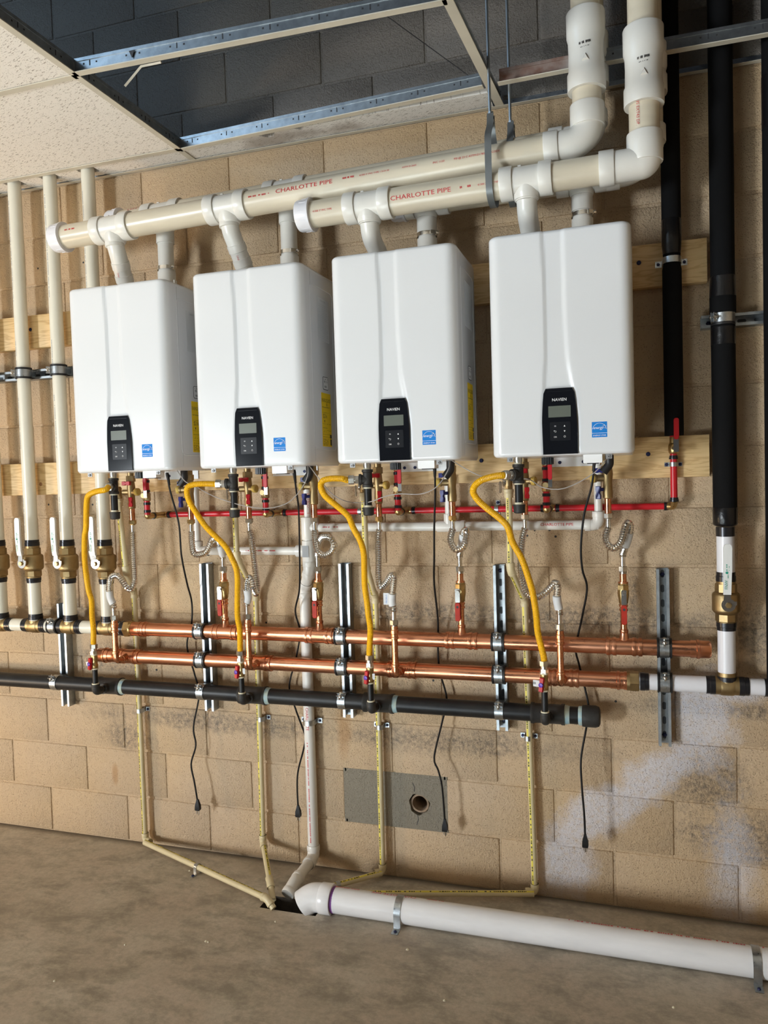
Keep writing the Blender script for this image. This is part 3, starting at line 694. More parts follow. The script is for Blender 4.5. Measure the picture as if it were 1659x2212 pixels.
# ------------------------------------------------------------------ PVC vent headers
RP, RS = .0445, .0525                                # 3 inch pipe and socket radii
def socket(mb, A, d, ln, r=RS, n=32): mb.lathe(A, d, [(0, r*.90), (0, r*.985), (.002, r), (ln-.002, r), (ln, r*.985), (ln, r*.90)], n)
def teefit(mb, c, d, ln=.105, down=None, rd=.033, ld=.07):
    d = V(d).normalized(); mb.lathe(V(c)-d*ln*.8, d, [(0, RP*1.04), (ln*1.6, RP*1.04)], 32)
    socket(mb, V(c)-d*(ln), d, .040); socket(mb, V(c)+d*(ln-.040), d, .040)
    if down: mb.lathe(c, down, [(0, rd*1.25), (RP+.004, rd*1.22), (RP+.014, rd*1.08), (ld, rd*1.05)], 24)
    nb = V(c)+Z*.047-d*.02; mb.box(nb-Y*.006, (.010, .010, .005))
def lettering(parent, items, A, d, ref, r):
    m = MB()
    for off, y0, kind, arg, size in items:
        fn = cylmap(V(A)+V(d).normalized()*off, d, ref, r+.0010, y0, 1.28 if size > .018 else 1)
        put2d(m, text2d(arg, size) if kind == 't' else dashes(arg, size, int(off*977)+3), fn)
    return m.build('red_lettering', MT['ink_red'], parent)
def coupling(t, c, z0, z1, front=True):               # large expansion coupling on a riser
    cx, cy = c; m = MB(); L_ = z1-z0
    prof = [(0,.050),(0,.0575),(.003,.0585),(.052,.0585),(.060,.0545),(L_*.5,.0535),(L_-.085,.0545),(L_-.070,.0585),(L_-.003,.0590),(L_,.0575),(L_,.050)]
    m.lathe((cx, cy, z0), Z, prof, 36); o = m.build('expansion_coupling', MT['pvc_fit'], t)
    if front:
        m = MB(); zz = z0+L_*.30; m.prism([(-.010, 0), (.010, 0), (0, .020)], (cx, cy-.053, zz), X, Z, -Y, .006, rim=.004); m.build('moulded_arrow', MT['pvc_fit'], o)
        m = MB(); put2d(m, dashes(.034, .008, 17, .001, .003, .15), (lambda x, y: V((cx-.0185+x, cy-math.sqrt(max(0,.0552**2-(-.0185+x)**2)), z0+L_*.50+y+.10*x))))
        put2d(m, dashes(.026, .0022, 19, .001, .004, .2), lambda x, y: V((cx-.014+x, cy-math.sqrt(max(0,.0552**2-(-.014+x)**2)), z0+L_*.46+y+.10*x))); m.build('barcode', MT['ink'], o)
    return o
def header(name, label, A, Bp, xs, up_x, ztop, zc, sock_z, texts, tees_dir=(0,0,-1), cap=True, front=True, tl=.07, tref=(0, -1, -.08)):
    A, Bp = V(A), V(Bp); d = (Bp-A).normalized(); t = thing(name, label, 'vent pipe', (A.x, A.y, A.z-.05), 'PVC vent headers above the heaters')
    def on(x): return A + d*((x-A.x)/d.x)
    # run of pipe
    el0 = on(up_x-.115)
    pipe = MB().lathe(A+d*.02, d, [(0, RP), ((el0-A).length-.02, RP)], 40).build('pipe_run', MT['pvc'], t)
    if texts: lettering(pipe, texts, A, d, tref, RP)
    if cap:
        c = MB().lathe(A-d*.012, d, [(0,.010),(0,.042),(.004,.0505),(.010,.0530),(.046,.0530),(.047,.0570),(.055,.0570),(.056,.048)], 40); co = c.build('end_cap', MT['pvc_cap'], t)
        rb_ = MB()
        for j in range(10):
            a = 6.2832*j/10; rb_.box(A+d*.024+V((0, math.cos(a), math.sin(a)))*.0528, (.030, .0030, .0030), (d, V((0,-math.sin(a),math.cos(a))), V((0,math.cos(a),math.sin(a)))))
        rb_.build_each('grip_rib', MT['pvc_cap'], co)
    for x in xs: 
        m = MB(); teefit(m, on(x), d, .081, V(tees_dir), .033, tl); m.build('tee_fitting', MT['pvc_fit'], t)
    # sweep elbow and riser
    z0_, z1_ = sock_z; top = V((up_x, A.y, z1_-.01)); corner = V((up_x, A.y, on(up_x).z)); m = MB(); R_ = min(.108, z0_-corner.z+.012)
    c_ = corner+V((-R_, 0, R_)); arc = [el0+d*.01] + [c_+V((R_*math.sin(a), 0, -R_*math.cos(a))) for a in [math.pi/2*j/16 for j in range(17)]] + [V((up_x, A.y, max(z0_+.015, corner.z+R_+.002)))]
    m.tube(arc, RP*1.06, 36); socket(m, el0-d*.018, d, .044); socket(m, V((up_x, A.y, z0_)), Z, z1_-z0_)
    m.build('sweep_elbow', MT['pvc_fit'], t)
    MB().lathe(top, Z, [(0, RP), (ztop-top.z, RP)], 36).build('riser_pipe', MT['pvc'], t)
    coupling(t, (up_x, A.y), zc[0], zc[1], front); return t, pipe
HX_ = .112; IX_ = .272
txtA = [(.075, .010, 'd', .05, .006), (.86, .006, 'd', .085, .006), (.965, .004, 't', 'CHARLOTTE PIPE', .0215), (1.215, .010, 'd', .045, .007), (1.275, .010, 't', '41300 3" PVC TYPE 1 SCH 40', .0085), (1.425, .010, 't', 'ASTM D-2665', .0085), (1.53, .006, 't', 'PVC 1120', .0095), (1.60, .006, 't', 'PSI @ 23 C ASTM-D1785 U.P. CODE', .0095)]
header('vent_header', 'long cream vent header whose capped end reaches over the leftmost heater', (.590, -.256, 2.524), (2.605, -.256, 2.574), [HL[0]+.118, HL[1]+.085], 2.605, 3.9,
       (at(1268,178,-.315).z, at(1264,5,-.315).z), (at(1270,258,-.309).z, at(1270,210,-.309).z), txtA, (.10, .0, -1), tl=.060)
txtB = [(.06, .004, 't', '41300 3" PVC TYPE', .0085), (.335, .002, 't', 'CHARLOTTE PIPE', .0205), (.565, .006, 'd', .045, .007), (.625, .006, 't', '41300 3" PVC TYPE 1 SCH', .0085)]
h2t, h2p = header('vent_header', 'front cream vent header with white screw cap above the third heater', (1.645, -.288, 2.462), (2.772, -.288, 2.474), [HL[2]+.108, HL[3]+.110], 2.772, 3.9,
       (at(1390,211,-.346).z, at(1392,38,-.346).z), (at(1390,338,-.341).z, at(1390,274,-.341).z), txtB, (0, 0, -1), tl=.062, tref=(0, -1, -.30))
lettering(h2t, [(0, 0, 't', '35 EXT43 DP.', .0125)], (2.772-.012, -.288, at(1390,215,-.33).z), -Z, (-.25, -1, 0), RP)
header('vent_header', 'rear cream vent header half hidden behind the long capped one', (.775, -.150, 2.588), (2.612, -.150, 2.628), [HL[0]+IX_, HL[1]+IX_], 2.612, 3.9, (2.79, 2.95), (2.665, 2.71),
       [(.09, .012, 't', 'LOTTE PIPE', .020)], front=False, tl=.062, tref=(0, -1, .45))
header('vent_header', 'rear cream vent header hidden behind the front one above the rightmost heater', (1.94, -.155, 2.500), (2.787, -.155, 2.506), [HL[2]+IX_, HL[3]+IX_], 2.787, 3.9, (2.73, 2.88), (2.58, 2.63), [], front=False, tl=.058)
# exhaust drops (front) and intake drops (rear)
R2, S2 = .0302, .0345
for i in range(4):
    x = HL[i]+HX_; ztee = [2.533-.055, 2.545-.055, 2.464-.055, 2.470-.055][i]; yt = -.256 if i < 2 else -.288
    xt = [HL[0]+.118, HL[1]+.085, HL[2]+.108, HL[3]+.110][i]
    t = thing('exhaust_drop', f'white exhaust elbow pipe rising from the {ORD[i]} heater' + ('' if i in (0,3) else ' from the left') + ' to its vent header', 'vent pipe', (x, -.2, HZ1), 'exhaust vent drops')
    P0, P1 = V((x, -.200, HZ1-.01)), V((xt, yt, ztee))
    if i < 2: P0 = V((x-.006, -.176, HZ1-.01))
    if i < 2:
        a = P0+Z*.060; b = V((xt+.004, yt+.008, ztee-.035)); path = fillet([P0, a, b, P1], .05, 8)
        MB().tube(path, R2*1.06, 24).build('offset_pipe', MT['pvc_fit'], t)
        dd = (b-a).normalized(); m = MB()
        for s_ in (.25, .62): 
            q = a.lerp(b, s_); m.lathe(q-dd*.014, dd, [(0, S2*.93), (.001, S2), (.027, S2), (.028, S2*.93)], 26)
        m.lathe(P1-Z*.02, Z, [(0, S2*.95), (.001, S2*1.02), (.024, S2*1.02), (.025, S2*.9)], 26); m.build_each('socket_ring', MT['pvc_fit'], t)
        m = MB(); put2d(m, text2d('PVC', .010), cylmap(a.lerp(b, .36)+V((0,0,0)), dd, (.15,-1,.2), R2*1.06+.0006)); m.build('red_lettering', MT['ink_red'], t)
    else:
        path = fillet([P0, P0+Z*.055, P1-Z*.045+V((0,.012,0)), P1], .06, 8); MB().tube(path, R2*1.06, 24).build('offset_pipe', MT['pvc_fit'], t)
        MB().lathe(P1-Z*.004, Z, [(0, S2), (.001, S2*1.10), (.016, S2*1.22), (.017, S2)], 26).build('socket_ring', MT['pvc_fit'], t)
    MB().tube([P0+V((.012,-.0315,.012)), P0+V((.012,-.0315,.050))], .0010, 5).build('mould_line', MT['pvc_fit'], t)
    xi = HL[i]+IX_; yi = -.150; zi = [2.540, 2.550, 2.450, 2.455][i]-.002
    t = thing('intake_drop', f'white intake pipe with a steel band clamp on the {ORD[i]} heater' + ('' if i in (0,3) else ' from the left'), 'vent pipe', (xi, yi, HZ1), 'intake vent drops')
    MB().lathe((xi, yi, HZ1-.006), Z, [(0,.036),(.055,.036),(.058,.0345),(.100,.0345),(.101,.030)], 28).build('adapter', MT['pvc_fit'], t)
    MB().box((xi+.036, yi, HZ1+.035), (.006, .018, .05)).build('adapter_lug', MT['pvc_fit'], t)
    MB().lathe((xi, yi, HZ1+.09), Z, [(0, R2), (zi-HZ1-.09, R2)], 28).build('pipe_run', MT['pvc_fit'], t)
    MB().lathe((xi, yi, zi-.055), Z, [(0, .031), (0, .0345), (.050, .0345), (.05, .031)], 28).build('bushing', MT['pvc_fit'], t)
    zc = HZ1+.108
    c = MB(); c.ringband((xi, yi, zc), Z, .0340, .0355, .013, 28); c.box((xi+.026, yi-.026, zc), (.018, .010, .012), (V((.7,.7,0)), V((.7,-.7,0)), Z)); c.lathe((xi+.037, yi-.012, zc), V((.5,-.85,0)), [(0,.006),(.010,.006),(.011,.004)], 6); c.build('band_clamp', MT['steel'], t)
    lbl = MB(); vs = rrect(.030, .026, .001, 1)
    fn = cylmap((xi-.012, yi, HZ1+.038), X, -Y, .0363); 
    m = MB(); th0 = -.55
    def cy(a, z, r=.0364): return V((xi+r*math.sin(a), yi-r*math.cos(a), HZ1+z))
    for j in range(6):
        a0, a1 = th0+j*.14, th0+(j+1)*.14; m.quad(cy(a0, .026), cy(a1, .026), cy(a1, .050), cy(a0, .050))
    lo = m.build('arrow_label', MT['label_white'], t)
    m = MB(); m.quad(cy(.16,.028,.0367), cy(.20,.028,.0367), cy(.20,.042,.0367), cy(.16,.042,.0367)); m.quad(cy(.10,.041,.0367), cy(.26,.041,.0367), cy(.19,.049,.0367), cy(.17,.049,.0367))
    for z_ in (.044, .039, .034): m.quad(cy(-.5,z_,.0367), cy(0,z_,.0367), cy(0,z_+.0015,.0367), cy(-.5,z_+.0015,.0367))
    m.build('arrow', MT['ink'], lo)
# trapeze strap hangers on threaded rods
for x, yc, zt, zb, yw, lab in ((2.307, -.272, 2.690, 2.412, .068, 'front'), (2.355, -.152, 2.705, 2.445, .0535, 'rear')):
    t = thing('strap_hanger', f'grey strap hanger on a threaded rod around the {lab} vent headers', 'pipe hanger', (x, yc, zt), 'strap hangers for the vent headers')
    MB().tube([(x-.012, yc+.004, 3.91), (x-.002, yc, zt-.03)], .0050, 8).build('threaded_rod', MT['rod'], t)
    path = [V((x, yc-.010, zt+.012)), V((x, yc-.022, zt-.03)), V((x, yc-yw+.006, zt-.075)), V((x, yc-yw, zt-.12)), V((x, yc-yw, zb+.07)), V((x, yc-yw*.8, zb+.02)), V((x, yc, zb)), V((x, yc+yw*.8, zb+.02)), V((x, yc+yw, zb+.07)), V((x, yc+yw, zt-.12)), V((x, yc+yw-.006, zt-.075)), V((x, yc+.022, zt-.03)), V((x, yc+.010, zt+.012))]
    path = spline(path, .012); m = MB(); rings = []
    for i, p in enumerate(path):
        tg_ = (path[min(i+1, len(path)-1)]-path[max(0, i-1)]).normalized(); nn = tg_.cross(X).normalized()
        rings.append([p+X*.0105+nn*.0012, p-X*.0105+nn*.0012, p-X*.0105-nn*.0012, p+X*.0105-nn*.0012])
    m.loft(rings); m.build('strap', MT['strap_grey'], t)
    MB().lathe((x, yc, zt-.012), Z, [(0,.011),(.009,.011)], 6).lathe((x, yc, zt+.010), Z, [(0,.009),(.010,.009)], 6).build('rod_nut', MT['galv'], t)
# ------------------------------------------------------------------ valves and connectors under each heater
def zz(u, v, y): return at(u, v, y).z
def hexa(mb, A, d, ln, r, rot=0): mb.lathe(A, d, [(0, r*.9), (.001, r), (ln-.001, r), (ln, r*.9)], 6, rot=rot)
def whose(i): return f'{ORD[i]} heater' + ('' if i in (0, 3) else ' from the left')
def bow_tie(mb, c, ax, nrm, ln, wd, th):               # small two-winged handle
    c, ax, nrm = V(c), V(ax).normalized(), V(nrm).normalized(); sd = ax.cross(nrm)
    poly = [(-ln,-wd*.9),(-ln*.45,-wd),(0,-wd*.65),(ln*.45,-wd),(ln,-wd*.9),(ln,wd*.9),(ln*.45,wd),(0,wd*.65),(-ln*.45,wd),(-ln,wd*.9)]
    mb.prism(poly, c, ax, sd, nrm, th, rim=.002)
NP = [(0,'hot'),(1,'cold')]
hotx = [HL[i]+.0645 for i in range(4)]; coldx = [HL[i]+.337 for i in range(4)]; recx = [HL[i]+.138 for i in range(4)]; gasx = [HL[i]+.060 for i in range(4)]
HY = -.147; CY = -.152; RYY = -.150; GY = -.250
gdir = [V((.25,-1,0)), V((-1,-.22,0)), V((-1,-.30,0)), V((-.62,-.78,0))]
hose_px = [
 [(228,1058,-.325),(207,1062,-.33),(191,1071,-.325),(187,1091,-.315),(186,1139,-.29),(183,1160,-.28),(183,1205,-.26),(187,1245,-.24),(192,1277,-.22),(198,1298,-.21),(199,1330,-.20),(202,1360,-.19)],
 [(447,1045,-.275),(422,1046,-.285),(406,1052,-.29),(404,1066,-.29),(409,1083,-.29),(424,1108,-.28),(445,1138,-.27),(470,1163,-.26),(488,1182,-.25),(500,1204,-.24),(510,1227,-.225),(513,1250,-.215),(513,1278,-.205),(513,1330,-.19),(518,1360,-.185)],
 [(740,1034,-.285),(713,1034,-.295),(697,1039,-.30),(693,1052,-.30),(703,1072,-.30),(729,1094,-.29),(752,1115,-.28),(763,1140,-.27),(779,1170,-.255),(786,1198,-.245),(787,1232,-.23),(788,1266,-.22),(793,1301,-.205),(796,1330,-.19),(800,1360,-.185)],
 [(1067,1029,-.315),(1041,1037,-.325),(1026,1049,-.325),(1022,1063,-.32),(1033,1081,-.315),(1057,1102,-.30),(1081,1121,-.29),(1097,1139,-.28),(1107,1171,-.265),(1126,1205,-.25),(1139,1240,-.235),(1150,1277,-.22),(1158,1325,-.20),(1162,1367,-.19)]]
GRX = [.612, 1.283, 1.806, 2.428]; GRY = -.178; GZ = .7075
gv_top = [zz(206,1403,GRY), zz(519,1418,GRY), zz(800,1428,GRY), zz(1172,1441,GRY)]
for i in range(4):
    x = gasx[i]
    # --- gas inlet tee with drip leg
    t = thing('gas_inlet_tee', f'black iron gas tee with capped drip leg under the {whose(i)}', 'pipe fitting', (x, GY, 1.44), 'gas tees under the heaters')
    zt0, zt1 = zz(1114,1003,GY), zz(1114,1044,GY); zb = zz(1114,1026,GY); zn0, zn1 = zz(1114,1047,GY), zz(1114,1090,GY); zc1 = zz(1114,1109,GY)
    MB().lathe((x, GY, zt0-.004), Z, [(0,.012),(HZ0-zt0-.008,.012),(HZ0-zt0-.008,.014),(HZ0-zt0+.006,.014)], 16).build('inlet_nipple', MT['nut'], t)
    MB().lathe((x, GY, zt0), Z, [(0,.0135),(.005,.0135)], 16).lathe((x, GY, zn0), Z, [(0,.0150),(.007,.0150)], 16).lathe((x, GY, zn1-.002), Z, [(0,.0150),(.009,.0150)], 16).build_each('thread_tape', MT['tape'], t)
    m = MB(); h = (zt0-zt1); m.lathe((x, GY, zt1), Z, [(0,.0135),(0,.0195),(.009,.0195),(.011,.0165),(h-.011,.0165),(h-.009,.0195),(h,.0195),(h,.0135)], 24)
    g_ = gdir[i].normalized(); m.lathe((x, GY, zb), g_, [(0,.0165),(.020,.0165),(.021,.0195),(.030,.0195),(.030,.0135)], 24); m.build('tee_body', MT['iron_cast'], t)
    MB().lathe((x, GY, zn1), Z, [(0,.0132),(zt1-zn1,.0132)], 18).build('drip_leg', MT['iron'], t)
    m = MB(); m.lathe((x, GY, zc1), Z, [(0,.014),(.003,.0185),(zn1-zc1-.006,.0195),(zn1-zc1-.004,.0205),(zn1-zc1,.0205),(zn1-zc1,.013)], 20); m.build('drip_cap', MT['iron_cast'], t)
    # --- yellow corrugated gas hose
    S0 = V((x, GY, zb))+g_*.030; E0 = V((GRX[i], GRY, gv_top[i]))
    t = thing('gas_hose', f'yellow corrugated gas hose curving down from the {whose(i)}', 'gas hose', E0, 'yellow gas hoses')
    hl = .032 if i else .010
    m = MB(); hexa(m, S0, g_, .014, .0155); m.lathe(S0+g_*.014, g_, [(0,.0125),(.003,.0125)], 16); hexa(m, S0+g_*.017, g_, hl-.012 if i else .006, .0165, .3); m.build('upper_nut', MT['nut'], t)
    P = [S0+g_*hl] + [S0+g_*(hl+.012)] + [at(u, v, y) for u, v, y in hose_px[i]] + [E0+Z*.035, E0+Z*.018]
    MB().corrugated(spline(P, .008), .0102, .0113, .0044, 14).build('hose', MT['yellow_hose'], t)
    m = MB(); hexa(m, E0+Z*.004, Z, .018, .0150); m.lathe(E0-Z*.006, Z, [(0,.0125),(.012,.0125)], 16); hexa(m, E0-Z*.022, Z, .017, .0145, .4); m.build('lower_nut', MT['nut'], t)
    # --- hot side isolation valve
    x = hotx[i]; t = thing('hot_isolation_valve', f'brass service valve with red handles under the {whose(i)}', 'valve', (x, HY, 1.40), 'hot water service valves')
    za, zn, zr, zp, zl, zk, ze = zz(535,1010,HY), zz(535,1019,HY), zz(535,1036,HY), zz(535,1056,HY), zz(535,1076,HY), zz(540,1094,HY), zz(540,1121,HY)
    m = MB(); m.lathe((x, HY, zn), Z, [(0,.013),(HZ0-zn+.004,.013)], 16); hexa(m, (x, HY, zr+.006), Z, zn-zr-.006, .0185); m.lathe((x, HY, zk), Z, [(0,.0115),(.003,.0145),(.018,.015),(zp-zk-.018,.0135),(zp-zk+.016,.0165),(zr-zk+.006,.014)], 20)
    m.lathe((x, HY, zp), V((1,-.25,0)), [(0,.011),(.022,.011),(.024,.013),(.030,.013)], 16); m.lathe((x, HY, zp), V((-1,-.1,0)), [(0,.011),(.036,.011)], 16); m.build('valve_body', MT['brass_dull'], t)
    MB().lathe(V((x, HY, zp))+V((1,-.25,0)).normalized()*.028, V((1,-.25,0)), [(0,.0145),(.002,.0155),(.012,.0155),(.015,.012)], 18).build('port_cap', MT['yellow_cap'], t)
    m = MB(); bow_tie(m, (x-.004, HY-.020, zr), X, -Y, .019, .0085, .011); m.lathe((x, HY, zr), -Y, [(0,.006),(.022,.006)], 10); m.build('red_handle', MT['red'], t)
    m = MB(); bow_tie(m, (x+.010, HY-.018, zl-.004), Z, V((.3,-1,0)), .019, .0080, .011); m.lathe((x+.004, HY, zl-.004), V((.3,-1,0)), [(0,.006),(.020,.006)], 10); m.build('red_handle', MT['red'], t)
    MB().lathe((x, HY, ze), Z, [(0,.0111),(zk-ze,.0111)], 18).build('copper_stub', MT['copper_v'], t)
    # --- pressure relief valve teed off the hot side
    xr = HL[i]+.013; yr = -.160; t = thing('relief_valve', f'small brass relief valve with silver lever under the {whose(i)}', 'valve', (xr, yr, 1.45), 'pressure relief valves')
    zr0, zr1, zr2, zr3 = zz(1093,1026,yr), zz(1093,1042,yr), zz(1093,1056,yr), zz(1093,1073,yr)
    m = MB(); m.lathe((xr, yr, zr2), Z, [(0,.0125),(.012,.0135),(zr0-zr2-.006,.0135),(zr0-zr2,.010)], 18); hexa(m, (xr, yr, zr2-.002), Z, .012, .0145); m.build('valve_body', MT['brass_dull'], t)
    m = MB(); m.lathe((xr-.010, yr, zr1), V((-1,-.4,0)), [(0,.013),(.004,.0145),(.009,.013),(.012,.006)], 18); m.build('bonnet', MT['steel'], t)
    MB().prism(rrect(.012, .040, .005, 4), (xr-.025, yr-.008, zr1-.016), V((.6,-.8,0)), Z, V((-.8,-.6,0)), .004).build('lever', MT['nut'], t)
    MB().lathe((xr, yr, zr3-.004), Z, [(0,.0125),(0,.0155),(.016,.0155),(.018,.0175),(zr2-zr3+.002,.0175),(zr2-zr3+.004,.013)], 20).build('plastic_adapter', MT['cpvc'], t)
    # --- recirculation ball valve in red tubing
    x = recx[i]; t = thing('recirculation_valve', f'red lever ball valve on short red tube under the {whose(i)}', 'valve', (x, RYY, 1.425), 'recirculation ball valves')
    z1, z2, z3, z4, z5, z6, z7 = [zz(574, v, RYY) for v in (1012, 1026, 1058, 1076, 1083, 1098, 1110)]
    m = MB(); m.lathe((x, RYY, z2), Z, [(0,.012),(z1-z2,.014),(HZ0-z2+.002,.014)], 16); m.build('top_adapter', MT['brass_dull'], t); m = MB(); hexa(m, (x, RYY, z4), Z, .012, .0155); m.lathe((x, RYY, z4), Z, [(0,.012),(.010,.015),(z3-z4-.002,.015),(z3-z4,.012)], 18); m.lathe((x, RYY, z3-.010), -Y, [(0,.007),(.020,.007),(.021,.010),(.027,.010)], 10); m.build('valve_body', MT['brass_dull'], t)
    MB().lathe((x, RYY, z7), Z, [(0,.0112),(z4-z7+.002,.0112)], 18).lathe((x, RYY, z3), Z, [(0,.0112),(z2-z3+.003,.0112)], 18).build_each('red_tube', MT['pex_red'], t)
    m = MB()
    for q in (z5+.001, z6-.003, z2-.010, z3+.007): m.lathe((x, RYY, q-.005), Z, [(0,.0125),(0,.0138),(.010,.0138),(.010,.0125)], 18)
    m.build_each('crimp_ring', MT['crimp'], t)
    hz1, hz0 = zz(576,1019,RYY-.02), zz(574,1066,RYY-.02); hx = x+.006+(.006 if i < 1 else .010)
    m = MB(); m.box((hx, RYY-.026, hz0+.012), (.013, .003, .032)); m.build('lever_bracket', MT['steel'], t)
    MB().prism(rrect(.014, hz1-hz0-.022, .006, 4), (hx, RYY-.024, (hz1+hz0+.022)/2), X, Z, -Y, .007, rim=.002).build('red_lever', MT['red'], t)
    m = MB(); m.tube(fillet([(x, RYY, z7+.004), (x, RYY, 1.425), (x, -.080, 1.425)], .012, 6), .0125, 16); m.lathe((x, -.100, 1.425), Y, [(0,.0135),(.012,.0135)], 16); m.build('brass_elbow', MT['brass'], t)
    m = MB(); m.lathe((x, -.118, 1.425), Y, [(0,.0125),(0,.0142),(.010,.0142),(.010,.0125)], 16); m.build('crimp_ring', MT['crimp'], t)
    # --- cold side isolation valve
    x = coldx[i]; t = thing('cold_isolation_valve', f'brass service valve with blue handles under the {whose(i)}', 'valve', (x, CY, 1.40), 'cold water service valves')
    zn, zp, zl, zk, ze = [zz(680, v, CY) for v in (1016, 1050, 1072, 1090, 1121)]
    m = MB(); m.lathe((x, CY, zn), Z, [(0,.013),(HZ0-zn+.004,.013)], 16); hexa(m, (x, CY, zn-.022), Z, .022, .0175); m.lathe((x, CY, zk), Z, [(0,.012),(.003,.0155),(.020,.0165),(.030,.0155),(zp-zk-.016,.0145),(zp-zk+.014,.0175),(zn-zk-.020,.0145)], 20)
    m.lathe((x, CY, zp), V((-1,-.15,0)), [(0,.0125),(.034,.0115),(.036,.0145),(.042,.0145)], 16); m.build('valve_body', MT['brass_dull'], t)
    MB().lathe(V((x, CY, zp))+V((-1,-.15,0)).normalized()*.041, V((-1,-.15,0)), [(0,.0145),(.002,.0158),(.011,.0158),(.014,.012)], 18).build('port_cap', MT['yellow_cap'], t)
    m = MB(); bow_tie(m, (x-.024, CY-.016, zz(662,1036,CY)), X, -Y, .017, .0085, .011); m.lathe((x-.006, CY, zz(662,1036,CY)), V((-.6,-1,0)), [(0,.006),(.022,.006)], 10); m.build('blue_handle', MT['blue'], t)
    m = MB(); bow_tie(m, (x-.028, CY-.016, zz(663,1078,CY)), Z, V((-.3,-1,0)), .021, .0085, .011); m.lathe((x-.008, CY, zl), V((-.9,-.6,0)), [(0,.006),(.024,.006)], 10); m.build('blue_handle', MT['blue'], t)
    MB().lathe((x, CY, ze), Z, [(0,.0111),(zk-ze,.0111)], 18).build('copper_stub', MT['copper_v'], t)

# ------------------------------------------------------------------ stainless flexible connectors
hotz = .8365; upz = .9535; CUY = -.080
HBX = [at(249,1425,-.168).x+.004, 1.314, 1.900, 2.482]; HBY = -.168; UBX = [1.168, 1.574, 2.127, 2.687]
hot_px = [
 [(286,1146,-.147),(289,1200,-.15),(291,1240,-.155),(290,1258,-.16),(282,1273,-.17),(273,1268,-.185),(264,1254,-.19),(252,1243,-.19),(240,1248,-.185),(236,1266,-.18),(238,1290,-.172),(240,1308,-.168)],
 [(541,1146,-.147),(543,1163,-.147),(549,1209,-.15),(553,1243,-.155),(556,1268,-.165),(553,1282,-.18),(548,1270,-.20),(545,1254,-.205),(539,1248,-.205),(534,1256,-.20),(533,1270,-.19),(536,1290,-.175),(539,1310,-.168)],
 [(817,1138,-.147),(817,1163,-.147),(818,1209,-.15),(818,1250,-.155),(823,1267,-.16),(833,1261,-.17),(842,1247,-.18),(849,1241,-.185),(851,1251,-.185),(848,1278,-.178),(847,1300,-.17),(848,1315,-.168)],
 [(1130,1130,-.147),(1128,1166,-.147),(1125,1219,-.15),(1130,1261,-.155),(1139,1282,-.16),(1155,1290,-.17),(1171,1285,-.18),(1189,1269,-.185),(1200,1258,-.188),(1205,1268,-.186),(1203,1292,-.178),(1205,1318,-.17),(1207,1330,-.168)]]
cold_px = [
 [(415,1146,-.15),(415,1177,-.15),(421,1197,-.15),(433,1204,-.15),(445,1193,-.15),(456,1170,-.15),(464,1163,-.15),(472,1170,-.13),(478,1188,-.11),(480,1205,-.095)],
 [(681,1146,-.152),(682,1172,-.155),(688,1191,-.16),(701,1199,-.165),(717,1191,-.17),(722,1177,-.175),(714,1162,-.175),(701,1159,-.165),(692,1166,-.14),(687,1182,-.11),(685,1204,-.09)],
 [(973,1138,-.152),(973,1163,-.155),(977,1179,-.16),(987,1188,-.165),(1001,1181,-.165),(1007,1163,-.165),(1008,1148,-.16),(1004,1146,-.145),(1000,1158,-.13),(997,1176,-.115),(994,1198,-.095),(993,1208,-.085)],
 [(1308,1136,-.152),(1308,1160,-.155),(1314,1178,-.16),(1327,1184,-.165),(1341,1171,-.165),(1349,1144,-.165),(1355,1130,-.16),(1361,1137,-.145),(1357,1160,-.125),(1350,1182,-.105),(1347,1202,-.09)]]
hot_nut = [zz(240,1333,HBY), zz(540,1331,HBY), zz(851,1344,HBY), zz(1207,1353,HBY)]
cold_nut = [zz(482,1228,CUY), zz(686,1228,CUY), zz(994,1228,CUY), zz(1346,1228,CUY)]
